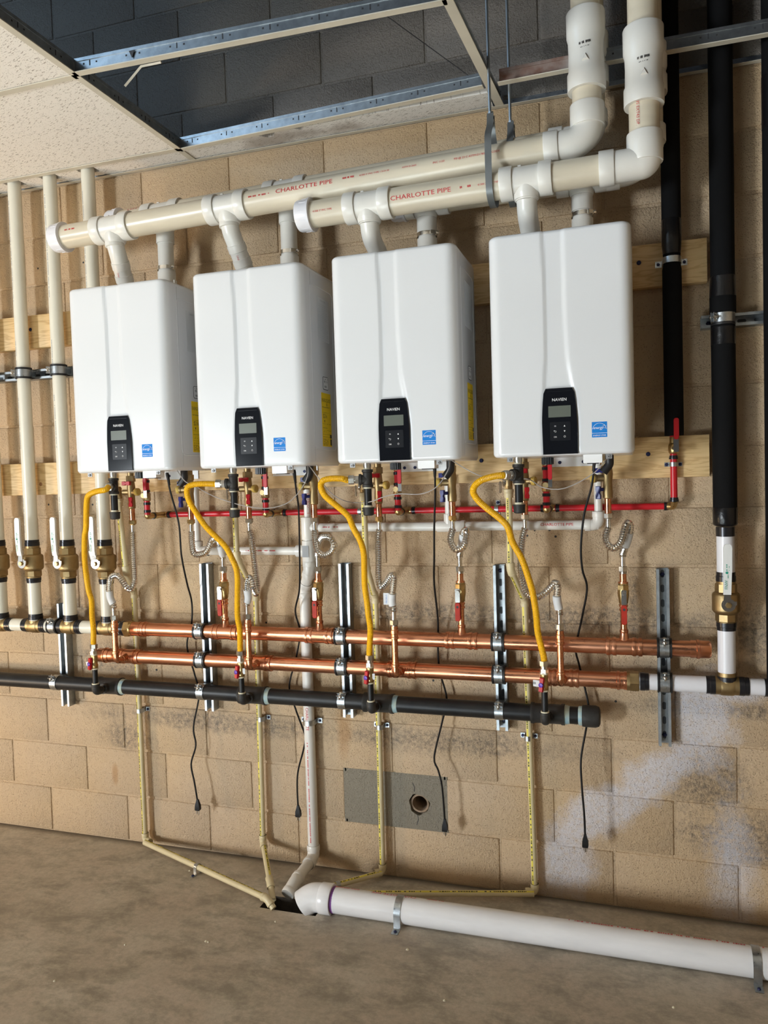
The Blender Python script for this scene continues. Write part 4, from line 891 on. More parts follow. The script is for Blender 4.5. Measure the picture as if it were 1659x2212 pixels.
def flex(i, kind):
    hot = kind == 'hot'; x, y = (hotx[i], HY) if hot else (coldx[i], CY)
    xb, yb = (HBX[i], HBY) if hot else (UBX[i], CUY); zt = zz(540,1121,HY); zb = (hot_nut if hot else cold_nut)[i]
    t = thing('flex_connector', f'corrugated steel connector below the {"red-handled" if hot else "blue-handled"} valve of the {whose(i)}', 'flex hose', (xb, yb, zb), 'stainless flexible connectors')
    m = MB(); hexa(m, (x, y, zt-.014), Z, .016, .0150); m.lathe((x, y, zt-.018), Z, [(0,.0105),(.006,.0125)], 14); m.build('upper_nut', MT['brass' if i in (0, 2) else 'nut'], t)
    T0 = V((x, y, zt-.014)); T1 = V((x, y, zt-.045)); B1 = V((xb, yb, zb+.050)); B0 = V((xb, yb, zb+.008))
    px_ = [at(u, v, q) for u, v, q in (hot_px if hot else cold_px)[i]]
    MB().lathe(T0, -Z, [(0,.0082),(.034,.0082)], 14).lathe(B0, Z, [(0,.0082),(.040,.0082)], 14).build_each('plain_end', MT['steel'], t)
    px_ = [q for q in px_[1:] if q.z > zb+.058]
    path = spline([T0-Z*.030] + px_ + [B1, B0+Z*.030], .006)
    MB().corrugated(path, .0104, .0131, .0084, 14).build('corrugated_tube', MT['steel'], t)
    m = MB(); hexa(m, (xb, yb, zb-.010), Z, .018, .0150); m.lathe((xb, yb, zb-.018), Z, [(0,.0115),(.008,.0130)], 14); m.build('lower_nut', MT['nut'], t)
    # white paper sleeve around the last stretch
    vr = {('hot',0):(238,1280,1301),('hot',1):(536,1273,1298),('hot',2):(847,1284,1307),('hot',3):(1204,1288,1314),('cold',0):(478,1180,1197),('cold',2):(998,1156,1180),('cold',3):(1356,1150,1178)}.get((kind, i))
    if vr:
        ym = -.175 if hot else -.125; za_, zb_ = zz(vr[0], vr[1]-4, ym), zz(vr[0], vr[2]+4, ym); k_ = len(path)-1
        while k_ > 0 and path[k_].z < zb_: k_ -= 1
        seg_ = []
        while k_ > 0 and path[k_].z < za_: seg_.append(path[k_]); k_ -= 1
        MB().tube(seg_, .0142, 14).build('paper_sleeve', MT['label_white'], t)
        if (kind, i) == ('hot', 2):
            c = seg_[len(seg_)//2]; m = MB().box(c+V((-.020, -.004, 0)), (.022, .0008, .042)); f_ = m.build('paper_flag', MT['label_white'], t)
            m = MB(); put2d(m, text2d('PROFLO', .0085, 'CENTER'), flatmap(c+V((-.017, -.0049, 0)), Z, -X)); m.build('flag_lettering', MT['ink_blue'], f_)
for i in range(4): flex(i, 'hot'); flex(i, 'cold')
# ------------------------------------------------------------------ copper headers
RC = .0270
def ring(mb, c, r, n=28): mb.lathe(V(c)-X*.007, X, [(0, RC), (.001, r*.985), (.005, r), (.009, r), (.013, r*.985), (.014, RC)], n)
def press_tee(xc, z, half=.058):
    m = MB(); m.lathe((xc-half, CUY, z), X, [(0, RC*1.0), (0, RC*1.07), (2*half, RC*1.07), (2*half, RC*1.0)], 30)
    for q in (-half+.006, -half+.026, half-.026, half-.006): ring(m, (xc+q, CUY, z), RC*1.17)
    return m
t = thing('copper_header', 'upper copper header pipe carrying four red-lever shutoff valves', 'copper pipe', (.72, CUY, upz))
MB().lathe((.722, CUY, upz), X, [(0, RC), (2.945-.722, RC)], 32).build('pipe_run', MT['copper'], t)
m = MB(); m.lathe((.735, CUY, upz), X, [(0, RC), (0, RC*1.08), (.075, RC*1.08), (.076, RC)], 30); ring(m, (.790, CUY, upz), RC*1.18); ring(m, (.770, CUY, upz), RC*1.15); m.build('press_coupling', MT['copper'], t)
for x in UBX:
    m = press_tee(x, upz); m.lathe((x, CUY, upz), Z, [(RC*.8,.0185),(RC+.006,.0145),(RC+.020,.0128),(RC+.022,.0142),(RC+.030,.0142),(RC+.032,.0125)], 20); m.build('press_tee', MT['copper'], t)
m = MB(); m.lathe((2.895, CUY, upz), X, [(0, RC), (0, RC*1.08), (.018, RC*1.08), (.020, RC*1.18), (.028, RC*1.18), (.030, RC*1.08), (.058, RC*1.06), (.064, RC*.9), (.065, .002)], 30); m.build('end_cap', MT['copper'], t)
t = thing('copper_header', 'lower copper header pipe with four front elbows, just above the black gas pipe', 'copper pipe', (.56, CUY, hotz))
MB().lathe((.575, CUY, hotz), X, [(0, RC), (2.700-.575, RC)], 32).build('pipe_run', MT['copper'], t)
m = MB(); m.lathe((.556, CUY, hotz), X, [(0, .002), (0, RC*.9), (.006, RC*1.06), (.030, RC*1.08), (.034, RC*1.18), (.042, RC*1.18), (.044, RC*1.08), (.060, RC*1.08), (.060, RC)], 30); m.build('end_cap', MT['copper'], t)
for i, x in enumerate(HBX):
    m = press_tee(x, hotz, .054); m.lathe((x, CUY, hotz), -Y, [(RC*.8,.0185),(RC+.008,.0135),(RC+.030,.0125)], 20); m.build('press_tee', MT['copper'], t)
    m = MB(); m.tube(fillet([(x, CUY-RC-.02, hotz), (x, HBY, hotz), (x, HBY, hotz+.05)], .022, 8), .0125, 18)
    for c, d in (((x, HBY+.042, hotz), Y), ((x, HBY, hotz+.038), Z)): m.lathe(V(c)-V(d)*.006, d, [(0,.0125),(.002,.0146),(.009,.0146),(.011,.0125)], 18)
    m.build('branch_elbow', MT['copper_v'], t)
    zt = hot_nut[i]-.012; m = MB(); m.lathe((x, HBY, hotz+.045), Z, [(0,.0111),(zt-hotz-.045,.0111)], 18); m.build('branch_pipe', MT['copper_v'], t)
    m = MB(); m.lathe((x, HBY, zt-.050), Z, [(0,.0115),(.002,.0145),(.008,.0145),(.010,.0125),(.020,.0125),(.022,.0148),(.034,.0148),(.036,.0128),(.048,.0128)], 18); m.build('press_adapter', MT['copper_v'], t)
m = MB(); m.lathe((2.640, CUY, hotz), X, [(0, RC), (0, RC*1.08), (.020, RC*1.08), (.022, RC*1.18), (.030, RC*1.18), (.032, RC*1.08), (.062, RC*1.08)], 30); ring(m, (2.690, CUY, hotz), RC*1.15); m.build('press_coupling', MT['copper'], t)
# red-lever ball valves rising from the upper header
for i, x in enumerate(UBX):
    t = thing('ball_valve', f'brass ball valve with hanging red lever feeding the {whose(i)}', 'valve', (x, CUY, 1.0), 'red-lever shutoff valves on the copper header')
    zb = cold_nut[i]; v0 = zz(994,1300,CUY); v1 = zz(994,1256,CUY); o_ = zb-cold_nut[2]
    z0 = v0+o_; z1 = v1+o_; m = MB(); m.lathe((x, CUY, upz+RC+.02), Z, [(0,.0111),(z0-upz-RC-.015,.0111)], 18); m.build('copper_riser', MT['copper_v'], t)
    m = MB(); m.lathe((x, CUY, z0-.024), Z, [(0,.0118),(.002,.0148),(.007,.0148),(.009,.0126),(.014,.0126),(.016,.0150),(.021,.0150),(.024,.012)], 18); m.build('press_end', MT['copper_v'], t)
    m = MB(); h = z1-z0; m.lathe((x, CUY, z0), Z, [(0,.012),(.004,.0150),(.018,.0165),(.030,.0185),(.046,.0185),(.056,.0160),(h-.004,.0160),(h,.013)], 20); hexa(m, (x, CUY, z1-.026), Z, .018, .0195); m.lathe((x, CUY, z0+.040), -Y, [(0,.008),(.024,.008)], 12); m.build('valve_body', MT['brass'], t)
    m = MB(); m.lathe((x, CUY, z1), Z, [(0,.0115),(zb-.012-z1,.0115)], 18).lathe((x, CUY, z1-.003), Z, [(0,.0165),(.005,.0165)], 20); m.build('copper_stub', MT['copper_v'], t)
    zs = z0+.040; hx = x+(-.006 if i < 3 else .002); m = MB(); m.prism(rrect(.017, .050, .004, 3), (hx, CUY-.026, zs-.014), X, Z, -Y, .003); hexa(m, (hx+.001, CUY-.028, zs), -Y, .007, .0075); m.build('lever_bracket', MT['steel'], t)
    lv = MB().prism(rrect(.0185, .066, .006, 4), (hx, CUY-.026, zs-.072), X, Z, -Y, .0075, rim=.002).build('red_lever', MT['red_lever'], t)
    MB().lathe((hx, CUY-.0334, zs-.054), -Y, [(0,.0045),(.0003,.0045)], 14).build('lever_emblem', MT['ink'], lv)

# ------------------------------------------------------------------ black iron gas manifold
RG = .0300; GYP = -.085
t = thing('gas_manifold', 'black iron gas manifold running along the wall below the copper', 'gas pipe', (0, GYP, GZ))
MB().lathe((-1.3, GYP, GZ), X, [(0, RG), (3.86, RG)], 32).build('pipe_run', MT['iron'], t)
for i, x in enumerate(GRX):
    m = MB(); hl = .058; m.lathe((x-hl, GYP, GZ), X, [(0, RG*1.02), (0, RG*1.22), (.010, RG*1.22), (.014, RG*1.12), (2*hl-.014, RG*1.12), (2*hl-.010, RG*1.22), (2*hl, RG*1.22), (2*hl, RG*1.02)], 30)
    m.lathe((x, GYP, GZ), -Y, [(RG,.020),(RG+.012,.019),(RG+.014,.0215),(RG+.020,.0215),(RG+.020,.014)], 22); m.build('tee', MT['iron_cast'], t)
    m = MB(); m.lathe((x+hl-.001, GYP, GZ), X, [(0, RG*1.10), (.010, RG*1.08), (.018, RG*1.01)], 28); m.build('thread_paste', MT['dope_blue'], t)
m = MB(); m.lathe((2.545, GYP, GZ), X, [(0, RG*1.02), (0, RG*1.20), (.010, RG*1.24), (.045, RG*1.24), (.056, RG*1.10), (.060, RG*.8), (.061, .002)], 30); m.build('end_cap', MT['iron_cast'], t)
m = MB(); m.lathe((2.532, GYP, GZ), X, [(0, RG*1.02), (.004, RG*1.1), (.014, RG*1.08)], 28); m.build('thread_paste', MT['dope_blue'], t)
for i, x in enumerate(GRX):
    t = thing('gas_shutoff', f'small gas cock with red and purple handle feeding the {whose(i)}', 'valve', (x, GRY, GZ), 'gas shutoff cocks on the manifold')
    m = MB(); m.lathe((x, GYP-RG-.010, GZ), -Y, [(0,.0105),(abs(GRY-GYP)-RG-.015,.0105)], 14); m.build('nipple', MT['iron'], t)
    m = MB(); elbow(m, (x, GRY+.032, GZ), (x, GRY, GZ), (x, GRY, GZ+.032), .0105, .0165, .010, .016, 18); m.build('elbow', MT['iron_cast'], t)
    zt = gv_top[i]-.022; m = MB(); m.lathe((x, GRY+.030, GZ), Y, [(0,.0135),(.006,.0135)], 16).lathe((x, GRY, GZ+.030), Z, [(0,.0142),(.007,.0142)], 16).lathe((x, GRY, zt-.060), Z, [(0,.0135),(.005,.0135)], 16).lathe((x, GRY, zt-.002), Z, [(0,.0140),(.006,.0140)], 16); m.build_each('thread_tape', MT['tape'], t)
    m = MB(); m.lathe((x, GRY, GZ+.034), Z, [(0,.0108),(zt-.060-GZ-.034,.0108)], 16); m.build('riser_nipple', MT['iron'], t)
    m = MB(); m.lathe((x, GRY, zt-.055), Z, [(0,.0118),(.003,.0140),(.014,.0140),(.017,.0120),(.026,.0125),(.036,.0125),(.040,.0140),(.053,.0140),(.055,.0118)], 18); m.build('valve_body', MT['brass'], t)
    hz = zt-.034; hn = V((-.35,-1,0)).normalized(); c = V((x-.006, GRY-.014, hz)); m = MB(); bow_tie(m, c, Z+X*.12, hn, .024, .0075, .010); m.build('red_handle', MT['red'], t)
    MB().lathe(c+hn*.009, hn, [(0,.0080),(.003,.0080),(.004,.006)], 14).build('purple_button', MT['purple'], t)
    sx = -1 if i in (0, 3) else 1; tg_ = MB(); ux = (V((sx,.1,0))+Z*(-.25 if i == 0 else .05)).normalized(); uy = ux.cross(-Y)*(-1); tg_.prism(rrect(.030 if i in (0,3) else .020, .022, .001, 1), c+ux*.016+Y*.006, ux, Z if i else uy, -Y, .0005); tg_.build('paper_tag', MT['label_white'], t)
    if i in (0, 3):
        m = MB(); put2d(m, dashes(.012, .008, 31+i, .0008, .002, .2), flatmap(c+ux*.022+Y*.0053-Z*.004, ux, Z if i else uy)); m.build('tag_print', MT['ink'], t)

# ------------------------------------------------------------------ white risers with brass valves on the left
RW = .0272; RYL = -.080
def crimp(mb, c, d, wd=.020, r=None): r = r or RW; mb.lathe(V(c)-V(d).normalized()*wd/2, d, [(0, r), (0, r+.0035), (wd*.55, r+.0035), (wd*.6, r+.0022), (wd, r+.0022), (wd, r)], 26)
vv = {k_: zz(75, v, RYL) for k_, v in dict(r0=1166, r1=1179, h0=1184, h1=1197, b0=1199, b1=1228, l0=1233, l1=1245, n0=1248, n1=1258, w1=1325, w2=1337).items()}
def big_valve(t, x, y, tag_paper=False, ztop=None):
    m = MB(); z = vv; b = z['n0']
    m.lathe((x, y, b), Z, [(0,.0285),(.004,.0300),(z['l1']-b,.0300)], 24); m.lathe((x, y, z['l1']), Z, [(0,.030),(.002,.0335),(z['l0']-z['l1'],.0335)], 8); m.lathe((x, y, z['l0']), Z, [(0,.032),(.008,.0400),(.012,.0425),(z['b1']-z['l0']+.006,.0430),(z['b0']-z['l0']-.006,.0430),(z['b0']-z['l0'],.0400),(z['h1']-z['l0'],.034)], 28); m.lathe((x, y, z['h1']), Z, [(0,.0335),(z['h0']-z['h1'],.0335),(z['h0']-z['h1']+.001,.030)], 8); m.lathe((x, y, z['h0']), Z, [(0,.0295),(z['r1']-z['h0']+.006,.0295)], 24)
    zs = (z['b0']+z['b1'])/2; m.lathe((x, y, zs), -Y, [(.03,.013),(.052,.013),(.054,.010),(.068,.010)], 16); m.build('valve_body', MT['brass_dull'], t)
    yh = y-.066; m = MB(); m.lathe((x, yh+.002, zs), -Y, [(0,.021),(.003,.021)], 20); m.prism([(-.012,0),(.012,0),(.010,.045),(-.008,.045)], (x-.004, yh, zs), X, Z, -Y, .003); m.box((x+.018, yh-.001, zs+.006), (.012, .003, .012)); br = m.build('lever_bracket', MT['steel'], t)
    m = MB(); hexa(m, (x, yh-.003, zs), -Y, .007, .0095); m.build('stem_nut', MT['brass'], br)
    lean = .002; L_ = (ztop or zz(36,1118,yh))-zs-.035; m = MB(); rings = []
    for q, w_, y_ in ((0,.0115,0),(.02,.0115,-.004),(L_*.5,.0125,-.008),(L_-.012,.0125,-.008),(L_-.004,.0105,-.008),(L_,.005,-.008)):
        cx_ = x-.004+lean*q/L_; rings.append([V((cx_+sx*w_, yh-.002+y_+sy*.0045, zs+.034+q)) for sx, sy in ((-1,-1),(1,-1),(1,1),(-1,1))])
    m.loft(rings); hd = m.build('white_lever', MT['white_sleeve'], t)
    m = MB(); m2 = MB(); base = V((x-.004+lean*.3, yh-.0150, zs+.052)); put2d(m, text2d('FNW', .013), flatmap(base, Z, -X)); put2d(m, dashes(.012, .003, 5), flatmap(base+Z*.036+X*.003, Z, -X)); put2d(m, dashes(.018, .004, 6), flatmap(base+Z*.060-X*.000, Z, -X)); put2d(m, dashes(.018, .002, 8), flatmap(base+Z*.060+X*.006, Z, -X)); m.lathe(base+Z*.053-X*.002+Y*.0003, -Y, [(0,.0042),(.0004,.0042)], 14); m.build('lever_print', MT['ink_green'], hd)
    if tag_paper:
        m = MB(); ux = V((.9,0,.25)).normalized(); uy = V((-.25,0,.97)); m.prism(rrect(.024, .042, .001, 1), (x-.010, yh-.004, zs+.036), ux, uy, -Y, .0006); pt_ = m.build('paper_tag', MT['label_white'], t)
        m = MB()
        for q in range(4): put2d(m, dashes(.017, .004 if q else .008, 60+q), flatmap(V((x-.016, yh-.0049, zs+.046-.010*q)), ux, uy))
        m.build('tag_print', MT['label_grey'], pt_)
for j, x in enumerate(PX):
    t = thing('white_riser', ['white riser pipe cut off at the far left edge', 'white riser pipe, second in from the left edge', 'white riser pipe right beside the leftmost heater', 'white riser pipe passing behind the leftmost heater'][j], 'water pipe', (x, RYL, upz), 'white riser pipes with brass valves')
    p_ = MB().lathe((x, RYL, vv['r1']-.004), Z, [(0, RW), (2.97-vv['r1'], RW)], 30).build('pipe_run', MT['pex_white'], t)
    m = MB()
    for zz0, ln in ((2.35, .42), (2.02, .16), (1.72, .22), (1.36, .15)): put2d(m, dashes(ln, .0055, int(zz0*100)+j, .002, .006, .15), cylmap((x, RYL, zz0+ln), -Z, (-.42 if j % 2 == 0 else -.62, -1, 0), RW+.0004))
    m.build('pipe_print', MT['label_grey'], p_)
    MB().lathe((x, RYL, vv['w2']-.004), Z, [(0, RW), (vv['n0']-vv['w2']+.006, RW)], 30).build('lower_stub', MT['pex_white'], t)
    m = MB(); crimp(m, (x, RYL, (vv['r0']+vv['r1'])/2), Z, vv['r0']-vv['r1']); crimp(m, (x, RYL, (vv['n0']+vv['n1'])/2), -Z, vv['n0']-vv['n1']); crimp(m, (x, RYL, (vv['w1']+vv['w2'])/2), Z, .024); m.build_each('crimp_ring', MT['crimp'], t)
    big_valve(t, x, RYL, j == 3)
t = thing('white_header', 'short white header pipe with brass tees joining the risers to the copper', 'water pipe', (-.2, RYL, upz))
MB().lathe((-1.2, RYL, upz), X, [(0, RW), (1.2+.695, RW)], 30).build('pipe_run', MT['pex_white'], t)
for x in PX:
    m = MB(); m.lathe((x-.036, RYL, upz), X, [(0,.0255),(0,.0300),(.072,.0300),(.072,.0255)], 24); m.lathe((x, RYL, upz), Z, [(.01,.0300),(vv['w2']-upz-.004,.0295)], 24); m.lathe((x-.02, RYL, upz), X, [(0,.0315),(.006,.0325),(.034,.0325),(.04,.0315)], 24); m.build('brass_tee', MT['brass_dull'], t)
    m = MB(); crimp(m, (x-.048, RYL, upz), -X, .026); crimp(m, (x+.048, RYL, upz), X, .026); m.build_each('crimp_ring', MT['crimp'], t)
m = MB(); crimp(m, (.690, RYL, upz), X, .020); m.build('crimp_ring', MT['crimp'], t)
m = MB(); hexa(m, (.699, RYL, upz), X, .026, .0345); m.lathe((.724, RYL, upz), X, [(0,.0305),(.012,.0305)], 24); m.build('hex_adapter', MT['brass'], t)

# ------------------------------------------------------------------ right side: insulated pipes
IX1, IY1 = 2.855, -.076; IX2, IY2 = 3.006, -.080
t = thing('insulated_pipe', 'thin black insulated pipe with red tube, nearest the rightmost heater', 'insulated pipe', (IX1, IY1, 1.43))
zi0 = zz(1455,941,IY1); zc = zz(1450,563,IY1)
m = MB(); m.lathe((IX1, IY1, zi0), Z, [(0,.012),(0,.0300),(zc-zi0-.030,.0300),(zc-zi0-.012,.0265),(zc-zi0+.012,.0265),(zc-zi0+.045,.0300),(3.9-zi0,.0300)], 28); m.build('insulation', MT['foam'], t)
MB().lathe((IX1, IY1, zc+.020), Z, [(0,.0275),(.030,.0305),(.110,.0306),(.111,.030)], 28).build('tape_wrap', MT['vinyl'], t)
ys = -.060; xs_ = 2.853; za_, zb_, zd_, ze_ = zz(1456,957,ys), zz(1456,980,ys), zz(1456,988,ys), zz(1456,1083,ys)
MB().lathe((xs_, ys, ze_), Z, [(0,.0112),(zi0-ze_+.01,.0112)], 18).build('red_tube', MT['pex_red'], t)
m = MB(); m.lathe((xs_, ys, zb_), Z, [(0,.012),(.003,.0150),(.012,.0165),(.024,.0165),(.032,.0150),(za_-zb_,.012)], 20); m.lathe((xs_, ys, zb_+.018), -Y, [(0,.007),(.022,.007)], 10); m.lathe((xs_, ys, za_-.006), Z, [(0,.0122),(.026,.0122)], 18); m.build('valve_body', MT['brass'], t)
hzt = zz(1460,909,-.085); m = MB(); m.prism(rrect(.016, .044, .004, 3), (xs_+.006, ys-.046, zb_+.026), X, Z, -Y, .003); m.lathe((xs_+.002, ys, zb_+.014), -Y, [(0,.006),(.048,.006)], 10); m.build('lever_bracket', MT['steel'], t)
MB().prism(rrect(.0165, .070, .007, 4), (xs_+.007, ys-.048, zb_+.080), X, Z, -Y, .007, rim=.002).build('red_lever', MT['red'], t)
yr_ = -.034
m = MB(); crimp(m, (xs_, ys, zd_), Z, .012, .0112); crimp(m, (xs_, ys, ze_+.006), Z, .014, .0112); crimp(m, (xs_-.024, yr_, 1.425), X, .014, .0112); m.build_each('crimp_ring', MT['crimp'], t)
m = MB(); m.tube(fillet([(xs_, ys, ze_+.004), (xs_-.002, -.046, 1.425), (xs_-.024, yr_, 1.425)], .012, 6), .0122, 16); m.build('brass_elbow', MT['brass'], t)
t = thing('red_supply_tube', 'red tube running along the wall behind the valves', 'water pipe', (.9, yr_, 1.425))
MB().lathe((recx[0]+.012, yr_, 1.425), X, [(0,.0112),(xs_-.024-recx[0]-.012,.0112)], 18).build('tube_run', MT['pex_red'], t)
for x in recx:
    m = MB(); m.lathe((x-.016, yr_, 1.425), X, [(0,.0128),(.032,.0128)], 16); m.lathe((x, yr_, 1.425), -Y, [(0,.012),(.052,.012)], 16); m.build('brass_tee', MT['brass'], t)
    m = MB(); crimp(m, (x+.026, yr_, 1.425), X, .012, .0112)
    if x != recx[0]: crimp(m, (x-.026, yr_, 1.425), -X, .012, .0112)
    m.build_each('crimp_ring', MT['crimp'], t)
# large insulated pipe with brass valve
t = thing('insulated_pipe', 'thick black insulated pipe with large brass valve at the right', 'insulated pipe', (IX2, IY2, hotz))
zq = lambda v: zz(1566, v, IY2)
m = MB(); m.lathe((IX2, IY2, zq(1128)), Z, [(0,.028),(0,.0365),(zq(705)-zq(1128),.0365),(zq(700)-zq(1128),.030),(zq(680)-zq(1128),.030),(zq(676)-zq(1128),.0395),(zq(640)-zq(1128),.0395),(zq(636)-zq(1128),.0365),(3.9-zq(1128),.0365)], 32); m.build('insulation', MT['foam'], t)
m = MB(); m.lathe((IX2, IY2, zq(642)), Z, [(0,.0400),(zq(598)-zq(642),.0375),(zq(597)-zq(642),.036)], 30).lathe((IX2, IY2, zq(745)), Z, [(0,.0372),(zq(708)-zq(745),.0372),(zq(704)-zq(745),.031)], 30).lathe((IX2, IY2, zq(1136)), Z, [(0,.030),(.003,.0345),(zq(1132)-zq(1136)+.002,.0372),(zq(1097)-zq(1136),.0375),(zq(1096)-zq(1136),.0365)], 30); m.build_each('tape_wrap', MT['vinyl'], t)
MB().lathe((IX2, IY2, zq(1158)), Z, [(0,.0288),(zq(1138)-zq(1158),.0288)], 28).build('collar', MT['crimp'], t)
MB().lathe((IX2, IY2, zq(1245)), Z, [(0, RW), (zq(1150)-zq(1245), RW)], 28).build('upper_stub', MT['pvc_cap'], t); MB().lathe((IX2, IY2, hotz+.04), Z, [(0, RW), (zq(1345)-hotz-.04, RW)], 28).build('lower_stub', MT['pvc_cap'], t)
sv = dict(vv); dz = zq(1300) - (vv['b0']+vv['b1'])/2
m = MB(); crimp(m, (IX2, IY2, zq(1245)), Z, zq(1235)-zq(1255)); crimp(m, (IX2, IY2, zq(1352)), -Z, .026); crimp(m, (IX2, IY2, zq(1461)), Z, .026); m.build_each('crimp_ring', MT['crimp'], t)
for k_ in vv: vv[k_] += dz
big_valve(t, IX2, IY2, ztop=zz(1566, 1174, IY2-.066))
t = thing('white_header', 'short white pipe with brass tee joining the lower copper to the right riser', 'water pipe', (2.70, CUY, hotz))
m = MB(); hexa(m, (2.703, CUY, hotz), X, .030, .0345); m.lathe((2.694, CUY, hotz), X, [(0,.0325),(.010,.0325)], 24); m.build('hex_adapter', MT['brass_dull'], t)
MB().lathe((2.733, CUY, hotz), X, [(0, RW), (4.4-2.733, RW)], 28).build('pipe_run', MT['pvc_cap'], t)
m = MB(); m.lathe((IX2-.036, CUY, hotz), X, [(0,.0255),(0,.0300),(.072,.0300),(.072,.0255)], 24); m.lathe((IX2, CUY, hotz), Z, [(.01,.0300),(.045,.0295)], 24); m.lathe((IX2-.02, CUY, hotz), X, [(0,.0315),(.006,.0325),(.034,.0325),(.04,.0315)], 24); m.build('brass_tee', MT['brass_dull'], t)
m = MB()
for a, d, wd in ((2.750, X, .028), (IX2-.050, -X, .028), (IX2+.050, X, .030), (IX2+.125, -X, .03)): crimp(m, (a, CUY, hotz), d, wd)
m.build_each('crimp_ring', MT['crimp'], t)
t = thing('insulated_pipe', 'black insulated pipe cut off by the right edge', 'insulated pipe', (3.160, -.08, 1.0))
MB().lathe((3.160, -.080, .866), Z, [(0,.036),(3.03,.036)], 28).build('insulation', MT['foam'], t)
MB().lathe((3.160, -.080, 2.60), Z, [(0,.0368),(.16,.0368)], 28).build('tape_wrap', MT['vinyl'], t)
# ------------------------------------------------------------------ relief drains (cream tubing with yellow stripe)
RD = .0112; DX = [.710, 1.281, 1.785, 2.348]; DY = -.030
def stripe(parent, A, Bp, ref, seed, off=0):
    A, Bp = V(A), V(Bp); d = (Bp-A); L_ = d.length; d.normalize(); m = MB(); fn = cylmap(A, d, ref, RD+.0004, off)
    k = 4; w_ = .0075; n_ = max(1, int(L_/.2))
    for j in range(k): m.quad(fn(0, -w_/2+w_*j/k), fn(L_, -w_/2+w_*j/k), fn(L_, -w_/2+w_*(j+1)/k), fn(0, -w_/2+w_*(j+1)/k))
    m.build('yellow_stripe', MT['cpvc_yellow'], parent)
    m = MB(); put2d(m, dashes(L_*.92, .0042, seed, .003, .010, .35), cylmap(A+d*L_*.04, d, ref, RD+.0008, off-.002)); m.build('stripe_print', MT['ink'], parent)
def sock(mb, P, d, ln=.020, r=RD*1.36): mb.lathe(P, d, [(0, RD), (0, r*.97), (.0015, r), (ln-.0015, r), (ln, r*.97), (ln, RD)], 20)
ends = [[(.712, DY, .030), (.722, -.050, .030), (1.430, -.318, .030), (1.462, -.330, .004)],
        [(1.272, DY, .085), (1.330, -.120, .045), (1.400, -.232, .046), (1.440, -.290, .010)],
        [(1.781, DY, .035), (1.779, -.040, .030), (1.590, -.217, .030), (1.560, -.246, .010)],
        [(2.362, DY, .035), (2.360, -.042, .030), (1.700, -.212, .030), (1.648, -.226, .024)]]
kneeA = [(1.300), (1.300), (1.250), (1.225)]
for i in range(4):
    xr, yr = HL[i]+.013, -.160; x = DX[i]
    t = thing('drain_tube', f'cream yellow-striped drain tube from the {whose(i)} to the pit', 'drain pipe', (x, DY, .03), 'cream relief drain tubes')
    ztop = zz(1093,1073,yr); E_ = [V(p) for p in ends[i]]
    k1 = V((xr, yr, [1.26, 1.26, 1.235, 1.222][i])); k2 = V((x, DY, 1.098)); z0 = E_[0].z
    if i == 0: k1 = V((xr+.012, -.150, 1.20))
    for nm, A, Bp, ref, off in (('upper_tube', V((xr, yr, ztop)), k1, (-.3,-1,0), 0), ('slant_tube', k1, k2, (-.3,-1,.3), 0), ('wall_tube', k2, V((E_[0].x, DY, z0)), (-.45,-1,0), 0), ('floor_tube', E_[1] if i != 1 else E_[0], E_[2], (0,-.1,1), .004), ('outlet_tube', E_[2], E_[3], (0,0,1), 0)):
        A, Bp = V(A), V(Bp); o = MB().lathe(A, Bp-A, [(0, RD), ((Bp-A).length, RD)], 20).build(nm, MT['cpvc'], t)
        if nm not in ('outlet_tube',) : stripe(o, A, Bp, ref, 11*i+len(nm), off)
    m = None
    def bend(*a):
        q = MB(); elbow(q, *a); q.build('elbow', MT['cpvc'], t)
    for A, K, C in ((V((xr, yr, ztop)), k1, k2), (k1, k2, V((E_[0].x, DY, z0)))):
        a = K+(A-K).normalized()*.024; c = K+(C-K).normalized()*.024; bend(a, K, c, RD, RD*1.28, .012, .03, 18)
    K = V((E_[0].x, DY, E_[1].z if i != 1 else E_[0].z)); a = K+Z*.032
    n1 = (E_[2]-K).normalized(); bend(a, K, K+n1*.034, RD, RD*1.30, .016, .018, 18)
    a = E_[2]+(E_[1]-E_[2]).normalized()*.024; c = E_[2]+(E_[3]-E_[2]).normalized()*.028; bend(a, E_[2], c, RD, RD*1.30, .012, .03, 18)

# ------------------------------------------------------------------ two-hole straps
def strap(loc, axis, nrm, r, label, wd=.016, ear=.020, group='two-hole pipe straps', dist=None):
    loc, axis, nrm = V(loc), V(axis).normalized(), V(nrm).normalized(); sd = axis.cross(nrm).normalized(); h = dist if dist is not None else r
    t = thing('pipe_strap', label, 'pipe strap', loc-nrm*h, group); th = .0016; rr = r+.0010
    prof = [(-rr-ear, -h+.0006), (-rr-.002, -h+.0006), (-rr, -h+.003)] + [(-rr*math.cos(a), rr*math.sin(a)) for a in [math.pi*j/12 for j in range(13)]] + [(rr, -h+.003), (rr+.002, -h+.0006), (rr+ear, -h+.0006)]
    m = MB(); rings = []
    for k_, (a, b) in enumerate(prof):
        p_ = prof[max(0, k_-1)]; q_ = prof[min(len(prof)-1, k_+1)]; tx, ty = q_[0]-p_[0], q_[1]-p_[1]; l_ = math.hypot(tx, ty); nx, ny = -ty/l_*th, tx/l_*th
        c = loc+sd*a+nrm*b; o_ = sd*nx+nrm*ny; rings.append([c+axis*wd/2, c-axis*wd/2, c-axis*wd/2+o_, c+axis*wd/2+o_])
    m.loft(rings); m.build('band', MT['galv'], t)
    for s_ in (-1, 1): MB().lathe(loc+sd*s_*(rr+ear*.58)-nrm*(h-.002), nrm, [(0,.0058),(.003,.0055),(.005,.003)], 6).build('screw', MT['screw'], t)
    return t
